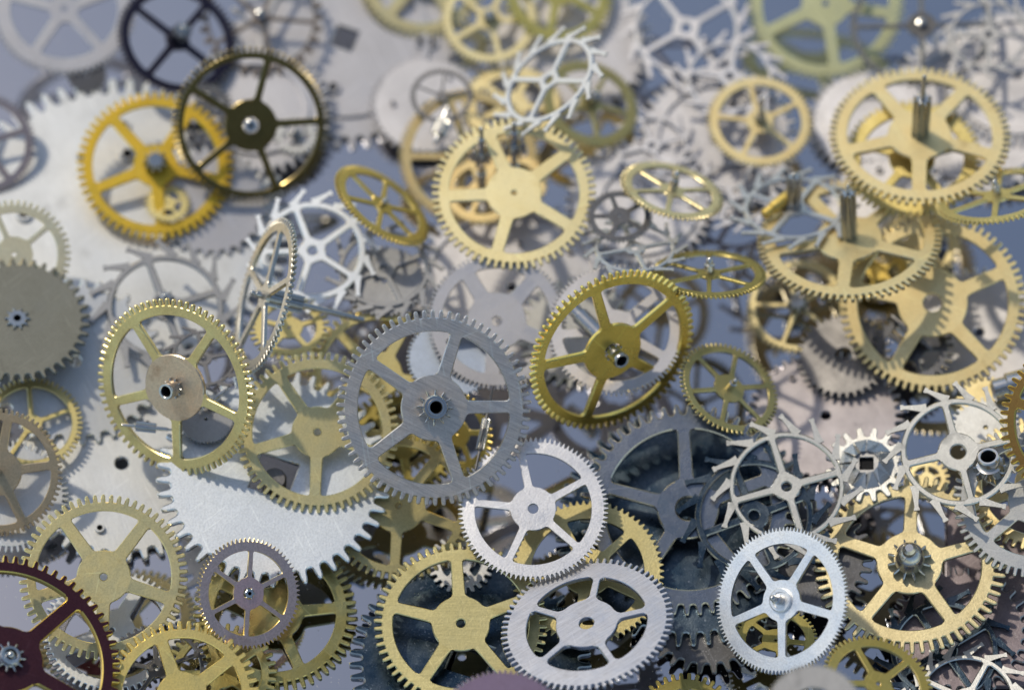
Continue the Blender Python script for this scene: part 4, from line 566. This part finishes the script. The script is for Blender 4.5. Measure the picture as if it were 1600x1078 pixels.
 {'kind': 'gear', 'name': 'brass_gear', 'cat': 'gear', 'grp': 'brass gears in the pile', 'label': 'brass gear with a cone-tipped steel pinion at lower right', 'loc': [2.6132, -1.9045, 0.34], 'rot': [-0.1195, -0.1264, 1.4888], 'R': 0.627, 'm': 'brass_soft', 't': 0.0306, 'N': 58, 'ri': 0.745, 'rr': 0.88, 'hub': 0.345, 'n': 5, 'sw': 0.14, 'hole': 0.1, 'ts': 'clock', 'fit': [['pinion', 0.1473, 0.0589, 12, 0.0], ['cone', 0.101, 0.2188, 0.0505]]},
 {'kind': 'gear', 'name': 'silver_gear', 'cat': 'gear', 'grp': 'silver and steel gears in the pile', 'label': 'silver gear at the right edge with a wide smooth rim', 'loc': [3.4094, -1.5746, 0.5945], 'rot': [-0.3467, -0.0178, 2.5492], 'R': 0.5123, 'm': 'silver_soft', 't': 0.025, 'N': 62, 'ri': 0.72, 'rr': 0.9, 'hub': 0.3, 'n': 5, 'sw': 0.14, 'hole': 0.04, 'ts': 'clock', 'fit': []},
 {'kind': 'crown', 'name': 'crown_wheel', 'cat': 'gear', 'grp': 'silver and steel gears in the pile', 'label': 'silver faceted crown wheel with rounded teeth and a square hole', 'loc': [2.3707, -1.1987, 0.4082], 'rot': [-0.1459, -0.0698, 1.5169], 'R': 0.2781, 'm': 'silver_pol', 't': 0.0133, 'N': 16, 'ri': 0.6, 'rr': 0.74, 'hub': 0.33, 'n': 5, 'sw': 0.14, 'hole': 0.22, 'ts': 'ratchet', 'fit': []},
 {'kind': 'escape', 'name': 'escape_wheel', 'cat': 'escape wheel', 'grp': 'escape wheels in the pile', 'label': 'silver escape wheel with long hooked teeth between the crown wheel and the steel tube', 'loc': [2.94, -1.2614, 0.6894], 'rot': [-0.1756, -0.1378, 1.7639], 'R': 0.4893, 'm': 'steel_lt2', 't': 0.0198, 'N': 15, 'ri': 0.69, 'rr': 0.77, 'hub': 0.27, 'n': 4, 'sw': 0.1, 'hole': 0.1, 'ts': 'clock', 'hook': 1, 'fit': []},
 {'kind': 'escape', 'name': 'escape_wheel', 'cat': 'escape wheel', 'grp': 'escape wheels in the pile', 'label': 'silver escape wheel with hooked teeth above the bright silver gear', 'loc': [1.8209, -1.397, 0.4654], 'rot': [-0.136, -0.1611, 1.8257], 'R': 0.5009, 'm': 'steel_lt2', 't': 0.0202, 'N': 15, 'ri': 0.69, 'rr': 0.76, 'hub': 0.19, 'n': 4, 'sw': 0.1, 'hole': 0.06, 'ts': 'clock', 'hook': 1, 'fit': []},
 {'kind': 'tubeprop', 'name': 'steel_tube', 'cat': 'tube', 'grp': 'loose tubes', 'label': 'steel hollow pinion tube standing up by the dark gold gear at right', 'loc': [3.1258, -1.3535, 0.7487], 'rot': [-0.2493, 0.1108, 1.4719], 'R': 0.0839, 'm': 'steel_pol', 't': 0.05, 'N': 10, 'ri': 0.8, 'rr': 0.92, 'hub': 0.33, 'n': 5, 'sw': 0.14, 'hole': 0.55, 'ts': 'clock', 'fit': []},
 {'kind': 'rod', 'name': 'steel_staff', 'cat': 'rod', 'grp': 'loose rods and staffs in the pile', 'label': 'ribbed steel cylinder at the right edge beside the dark brown gear', 'loc': [3.4259, -0.6344, 0.5173], 'rot': [0.0533, -0.173, 0.2003], 'R': 0.1947, 'm': 'steel_pol', 't': 0.1881, 'N': 0, 'ri': 0.8, 'rr': 0.92, 'hub': 0.33, 'n': 5, 'sw': 0.14, 'hole': 0.04, 'ts': 'clock', 'rod': [0.0952, 0.3893], 'fit': []},
 {'kind': 'gear', 'name': 'gilt_dark_gear', 'cat': 'gear', 'grp': 'tinted and blackened gears in the pile', 'label': 'dark brown gear with glinting gold teeth cut by the right edge', 'loc': [3.6587, -1.279, 1.143], 'rot': [-0.51, 0.2895, 2.6475], 'R': 0.5286, 'm': 'bronze_gold', 't': 0.0263, 'N': 56, 'ri': 0.8, 'rr': 0.9, 'hub': 0.3, 'n': 5, 'sw': 0.13, 'hole': 0.04, 'ts': 'clock', 'fit': []},
 {'kind': 'gear', 'name': 'brass_gear', 'cat': 'gear', 'grp': 'brass gears in the pile', 'label': 'golden tilted gear with a black tube pinion at the centre', 'loc': [0.6729, -0.536, 0.785], 'rot': [-0.1679, -1.171, 2.2246], 'R': 0.6129, 'm': 'brass_gold', 't': 0.0293, 'N': 72, 'ri': 0.835, 'rr': 0.925, 'hub': 0.34, 'n': 5, 'sw': 0.11, 'hole': 0.1, 'ts': 'clock', 'fit': [['pinion', 0.0686, 0.0257, 8, 0.0], ['tube', 0.0557, 0.1286, 0.0]]},
 {'kind': 'gear', 'name': 'brass_gear', 'cat': 'gear', 'grp': 'brass gears in the pile', 'label': 'small olive brass six-spoke gear with a silver pin, right of the golden tilted gear', 'loc': [1.4662, -0.6611, 0.503], 'rot': [0.3383, 0.1237, 1.3579], 'R': 0.3633, 'm': 'brass_olive2', 't': 0.0172, 'N': 62, 'ri': 0.8, 'rr': 0.92, 'hub': 0.3, 'n': 6, 'sw': 0.09, 'hole': 0.04, 'ts': 'clock', 'fit': [['pin', 0.026, 0.1125, 0.0]]},
 {'kind': 'gear', 'name': 'brass_gear', 'cat': 'gear', 'grp': 'brass gears in the pile', 'label': 'brass gear on the white frosted disc, with a tiny hole and five spokes', 'loc': [-1.2999, -1.0207, 0.5361], 'rot': [-0.0755, 0.3525, -1.5948], 'R': 0.5473, 'm': 'brass_pale2', 't': 0.0263, 'N': 61, 'ri': 0.79, 'rr': 0.905, 'hub': 0.315, 'n': 5, 'sw': 0.14, 'hole': 0.045, 'ts': 'clock', 'fit': []},
 {'kind': 'gear', 'name': 'nickel_gear', 'cat': 'gear', 'grp': 'tinted and blackened gears in the pile', 'label': 'thin upright nickel gear standing on edge with a steel shaft through it', 'loc': [-1.6598, -0.1904, 0.9295], 'rot': [-1.0288, -0.5361, 1.2866], 'R': 0.5418, 'm': 'nickel', 't': 0.0259, 'N': 76, 'ri': 0.82, 'rr': 0.93, 'hub': 0.16, 'n': 5, 'sw': 0.09, 'hole': 0.03, 'ts': 'clock', 'fit': [['pin', 0.0258, 0.0946, 0.0], ['back', 0.0645, 0.258, 0.0], ['back', 0.0215, 0.7095, 0.0]]},
 {'kind': 'disc', 'name': 'toothed_disc', 'cat': 'toothed disc', 'grp': 'flat toothed discs in the pile', 'label': 'grey frosted barrel disc seen through the two-tone pink and brass gear', 'loc': [-2.0522, -0.9091, 0.5151], 'rot': [0.0922, 0.0006, 1.6254], 'R': 0.1889, 'm': 'steel_mid', 't': 0.0094, 'N': 50, 'ri': 0.8, 'rr': 0.94, 'hub': 0.33, 'n': 5, 'sw': 0.14, 'hole': 0.06, 'ts': 'clock', 'fit': []},
 {'kind': 'escape', 'name': 'escape_wheel', 'cat': 'escape wheel', 'grp': 'escape wheels in the pile', 'label': 'dark escape wheel seen through the upper openings of the two-tone gear', 'loc': [-2.0865, -0.48, 0.5966], 'rot': [0.0389, 0.0858, 0.2599], 'R': 0.2857, 'm': 'steel_dk', 't': 0.0113, 'N': 15, 'ri': 0.69, 'rr': 0.77, 'hub': 0.2, 'n': 4, 'sw': 0.1, 'hole': 0.07, 'ts': 'clock', 'hook': 1, 'fit': []},
 {'kind': 'rod', 'name': 'steel_staff', 'cat': 'rod', 'grp': 'loose rods and staffs in the pile', 'label': 'dull steel staff seen through the lower left opening of the two-tone gear', 'loc': [-2.4168, -0.9919, 0.5461], 'rot': [0.0687, 0.1178, -0.0526], 'R': 0.1925, 'm': 'steel_pol', 't': 0.0684, 'N': 0, 'ri': 0.8, 'rr': 0.92, 'hub': 0.33, 'n': 5, 'sw': 0.14, 'hole': 0.04, 'ts': 'clock', 'leaves': 8, 'rod': [0.0342, 0.385], 'fit': []},
 {'kind': 'rod', 'name': 'steel_staff', 'cat': 'rod', 'grp': 'loose rods and staffs in the pile', 'label': 'thin steel staff seen through the right opening of the two-tone gear', 'loc': [-1.9962, -0.7685, 0.5561], 'rot': [0.1272, 0.0078, 0.7649], 'R': 0.1506, 'm': 'steel_pol', 't': 0.0599, 'N': 0, 'ri': 0.8, 'rr': 0.92, 'hub': 0.33, 'n': 5, 'sw': 0.14, 'hole': 0.04, 'ts': 'clock', 'leaves': 8, 'rod': [0.0301, 0.3012], 'fit': []},
 {'kind': 'gear', 'name': 'brass_gear', 'cat': 'gear', 'grp': 'brass gears in the pile', 'label': 'two-tone pink and brass gear with a hollow pinion, left of centre', 'loc': [-2.2294, -0.8532, 0.8376], 'rot': [-0.8136, -0.4314, 2.1996], 'R': 0.6019, 'm': 'brass_soft2', 't': 0.0291, 'N': 74, 'ri': 0.815, 'rr': 0.925, 'hub': 0.375, 'n': 5, 'sw': 0.105, 'hole': 0.07, 'ts': 'clock', 'hm': 'brass_pink', 'fit': [['pinion', 0.0721, 0.0254, 10, 0.0], ['tube', 0.0551, 0.1102, 0.0]]},
 {'kind': 'gear', 'name': 'brass_gear', 'cat': 'gear', 'grp': 'brass gears in the pile', 'label': 'brass satin gear with a tiny hole on the blue-black ratchet disc, bottom centre', 'loc': [-0.3341, -2.3032, 0.2576], 'rot': [0.0087, -0.1136, 1.643], 'R': 0.568, 'm': 'brass_brush', 't': 0.0279, 'N': 62, 'ri': 0.78, 'rr': 0.91, 'hub': 0.335, 'n': 5, 'sw': 0.145, 'hole': 0.05, 'ts': 'clock', 'fit': []},
 {'kind': 'gear', 'name': 'silver_gear', 'cat': 'gear', 'grp': 'silver and steel gears in the pile', 'label': 'polished silver gear with rounded openings at bottom centre', 'loc': [0.4814, -2.4293, 0.5024], 'rot': [-0.2447, 0.2275, 1.3736], 'R': 0.5637, 'm': 'silver_scr', 't': 0.0281, 'N': 74, 'ri': 0.7, 'rr': 0.925, 'hub': 0.36, 'n': 5, 'sw': 0.085, 'hole': 0.085, 'ts': 'clock', 'fil': 0.06, 'fit': []},
 {'kind': 'gear', 'name': 'brass_gear', 'cat': 'gear', 'grp': 'brass gears in the pile', 'label': 'brass gear under the bright silver gear at the bottom right', 'loc': [1.7154, -2.42, 0.2506], 'rot': [-0.1544, 0.1337, 1.0795], 'R': 0.2748, 'm': 'brass_olive', 't': 0.0135, 'N': 50, 'ri': 0.7, 'rr': 0.92, 'hub': 0.33, 'n': 5, 'sw': 0.14, 'hole': 0.04, 'ts': 'clock', 'fit': []},
 {'kind': 'gear', 'name': 'silver_gear', 'cat': 'gear', 'grp': 'silver and steel gears in the pile', 'label': 'pale silver gear with fine teeth, between the dark grey gear and the polished silver gear', 'loc': [0.1393, -1.5735, 0.4791], 'rot': [-0.07, -0.1742, 1.7705], 'R': 0.4981, 'm': 'silver_lav', 't': 0.0242, 'N': 94, 'ri': 0.775, 'rr': 0.935, 'hub': 0.3, 'n': 5, 'sw': 0.1, 'hole': 0.07, 'ts': 'fine', 'fit': []},
 {'kind': 'rod', 'name': 'steel_staff', 'cat': 'rod', 'grp': 'loose rods and staffs in the pile', 'label': 'dark thin staff seen through the lower right of the dark grey gear', 'loc': [-0.1834, -1.0179, 0.5905], 'rot': [0.023, -0.0755, 1.3855], 'R': 0.3199, 'm': 'steel_dk', 't': 0.0599, 'N': 0, 'ri': 0.8, 'rr': 0.92, 'hub': 0.33, 'n': 5, 'sw': 0.14, 'hole': 0.04, 'ts': 'clock', 'leaves': 8, 'rod': [0.0299, 0.6399], 'fit': []},
 {'kind': 'gear', 'name': 'steel_gear', 'cat': 'gear', 'grp': 'silver and steel gears in the pile', 'label': 'large dark grey brushed steel gear with a hollow pinion at the centre', 'loc': [-0.515, -1.008, 0.8325], 'rot': [0.2821, -0.4581, 1.2407], 'R': 0.6458, 'm': 'steel_brush', 't': 0.0314, 'N': 70, 'ri': 0.78, 'rr': 0.92, 'hub': 0.34, 'n': 5, 'sw': 0.13, 'hole': 0.08, 'ts': 'clock', 'fit': [['pinion', 0.1224, 0.0633, 12, 0.0], ['tube', 0.0802, 0.1182, 0.0], ['tube', 0.0591, 0.1435, 0.0]]},
 {'kind': 'gear', 'name': 'silver_gear', 'cat': 'gear', 'grp': 'silver and steel gears in the pile', 'label': 'bright silver gear with very fine teeth and a slotted centre post at bottom right', 'loc': [1.7383, -2.2908, 0.5646], 'rot': [-0.2668, -0.5956, 0.9125], 'R': 0.4778, 'm': 'silver_wht2', 't': 0.0238, 'N': 112, 'ri': 0.77, 'rr': 0.945, 'hub': 0.28, 'n': 5, 'sw': 0.115, 'hole': 0.06, 'ts': 'fine', 'fit': [['boss', 0.0783, 0.0206, 0.0], ['pin', 0.033, 0.1401, 0.0]]},
 {'kind': 'gear', 'name': 'brass_gear', 'cat': 'gear', 'grp': 'brass gears in the pile', 'label': 'brass gear with a tiny hole and wide spokes, alone at lower left', 'loc': [-2.6711, -2.0231, 0.3777], 'rot': [0.2882, -0.1673, 0.954], 'R': 0.5485, 'm': 'brass_pale2', 't': 0.0269, 'N': 62, 'ri': 0.8, 'rr': 0.905, 'hub': 0.32, 'n': 5, 'sw': 0.155, 'hole': 0.045, 'ts': 'clock', 'fit': []},
 {'kind': 'gear', 'name': 'mauve_gear', 'cat': 'gear', 'grp': 'tinted and blackened gears in the pile', 'label': 'small mauve gear with six thin spokes at bottom left', 'loc': [-1.7151, -2.1638, 0.4148], 'rot': [0.488, -0.4113, 1.5195], 'R': 0.3622, 'm': 'mauve', 't': 0.0179, 'N': 72, 'ri': 0.765, 'rr': 0.93, 'hub': 0.29, 'n': 6, 'sw': 0.085, 'hole': 0.1, 'ts': 'fine', 'hm': 'mauve_pink', 'fit': [['star', 0.0416, 0.0167, 6, 0.0]]},
 {'kind': 'gear', 'name': 'brass_gear', 'cat': 'gear', 'grp': 'brass gears in the pile', 'label': 'yellow brass gear cut by the bottom edge at left', 'loc': [-2.1179, -2.8425, 0.2966], 'rot': [0.0151, -0.2587, 1.9648], 'R': 0.4966, 'm': 'brass_yell', 't': 0.0248, 'N': 50, 'ri': 0.77, 'rr': 0.89, 'hub': 0.33, 'n': 5, 'sw': 0.17, 'hole': 0.04, 'ts': 'clock', 'fit': []},
 {'kind': 'gear', 'name': 'maroon_gear', 'cat': 'gear', 'grp': 'tinted and blackened gears in the pile', 'label': 'dark maroon gear with a steel pinion cut by the bottom left corner', 'loc': [-3.1804, -2.7768, 0.6966], 'rot': [0.3053, 0.2582, 0.9234], 'R': 0.7346, 'm': 'maroon', 't': 0.0373, 'N': 66, 'ri': 0.83, 'rr': 0.93, 'hub': 0.31, 'n': 5, 'sw': 0.135, 'hole': 0.05, 'ts': 'clock', 'fit': [['pinion', 0.1049, 0.0404, 11, 0.0], ['tube', 0.0646, 0.0646, 0.0], ['pin', 0.0404, 0.0888, 0.0]]},
 {'kind': 'gear', 'name': 'brass_gear', 'cat': 'gear', 'grp': 'brass gears in the pile', 'label': 'olive brass gear cut by the bottom edge right of the polished silver gear', 'loc': [1.1194, -2.9575, 0.0871], 'rot': [-0.0564, -0.2252, 1.5585], 'R': 0.3552, 'm': 'brass_olive', 't': 0.0176, 'N': 40, 'ri': 0.7, 'rr': 0.88, 'hub': 0.3, 'n': 5, 'sw': 0.14, 'hole': 0.04, 'ts': 'clock', 'fit': []},
 {'kind': 'escape', 'name': 'escape_wheel', 'cat': 'escape wheel', 'grp': 'escape wheels in the pile', 'label': 'silver escape wheel cut by the bottom edge at right', 'loc': [2.9382, -2.7925, 0.1504], 'rot': [-0.1319, -0.0554, 1.0277], 'R': 0.4138, 'm': 'silver_soft', 't': 0.0171, 'N': 15, 'ri': 0.69, 'rr': 0.77, 'hub': 0.2, 'n': 4, 'sw': 0.1, 'hole': 0.07, 'ts': 'clock', 'hook': -1, 'fit': []},
 {'kind': 'gear', 'name': 'brass_gear', 'cat': 'gear', 'grp': 'brass gears in the pile', 'label': 'gold gear blurred at the bottom edge right of the bright silver gear', 'loc': [2.2997, -2.933, 0.6803], 'rot': [0.2548, 0.045, 1.9971], 'R': 0.3618, 'm': 'brass_gold2', 't': 0.0185, 'N': 60, 'ri': 0.76, 'rr': 0.92, 'hub': 0.25, 'n': 5, 'sw': 0.12, 'hole': 0.04, 'ts': 'clock', 'fit': []},
 {'kind': 'disc', 'name': 'toothed_disc', 'cat': 'toothed disc', 'grp': 'flat toothed discs in the pile', 'label': 'blurred grey toothed disc at the bottom edge under the bright silver gear', 'loc': [1.8133, -3.4172, 1.3146], 'rot': [-0.097, -0.186, 1.5449], 'R': 0.2997, 'm': 'steel_mid', 't': 0.0167, 'N': 60, 'ri': 0.8, 'rr': 0.94, 'hub': 0.33, 'n': 5, 'sw': 0.14, 'hole': 0.5, 'ts': 'clock', 'fit': []},
 {'kind': 'disc', 'name': 'toothed_disc', 'cat': 'toothed disc', 'grp': 'flat toothed discs in the pile', 'label': 'blurred purple grey disc at the bottom edge centre', 'loc': [-0.0587, -3.3545, 0.9826], 'rot': [0.0031, 0.1292, 1.5726], 'R': 0.3991, 'm': 'purple', 't': 0.0218, 'N': 70, 'ri': 0.8, 'rr': 0.94, 'hub': 0.33, 'n': 5, 'sw': 0.14, 'hole': 0.1, 'ts': 'clock', 'fit': []}
]
for i, row in enumerate(ROWS): build(row, i)
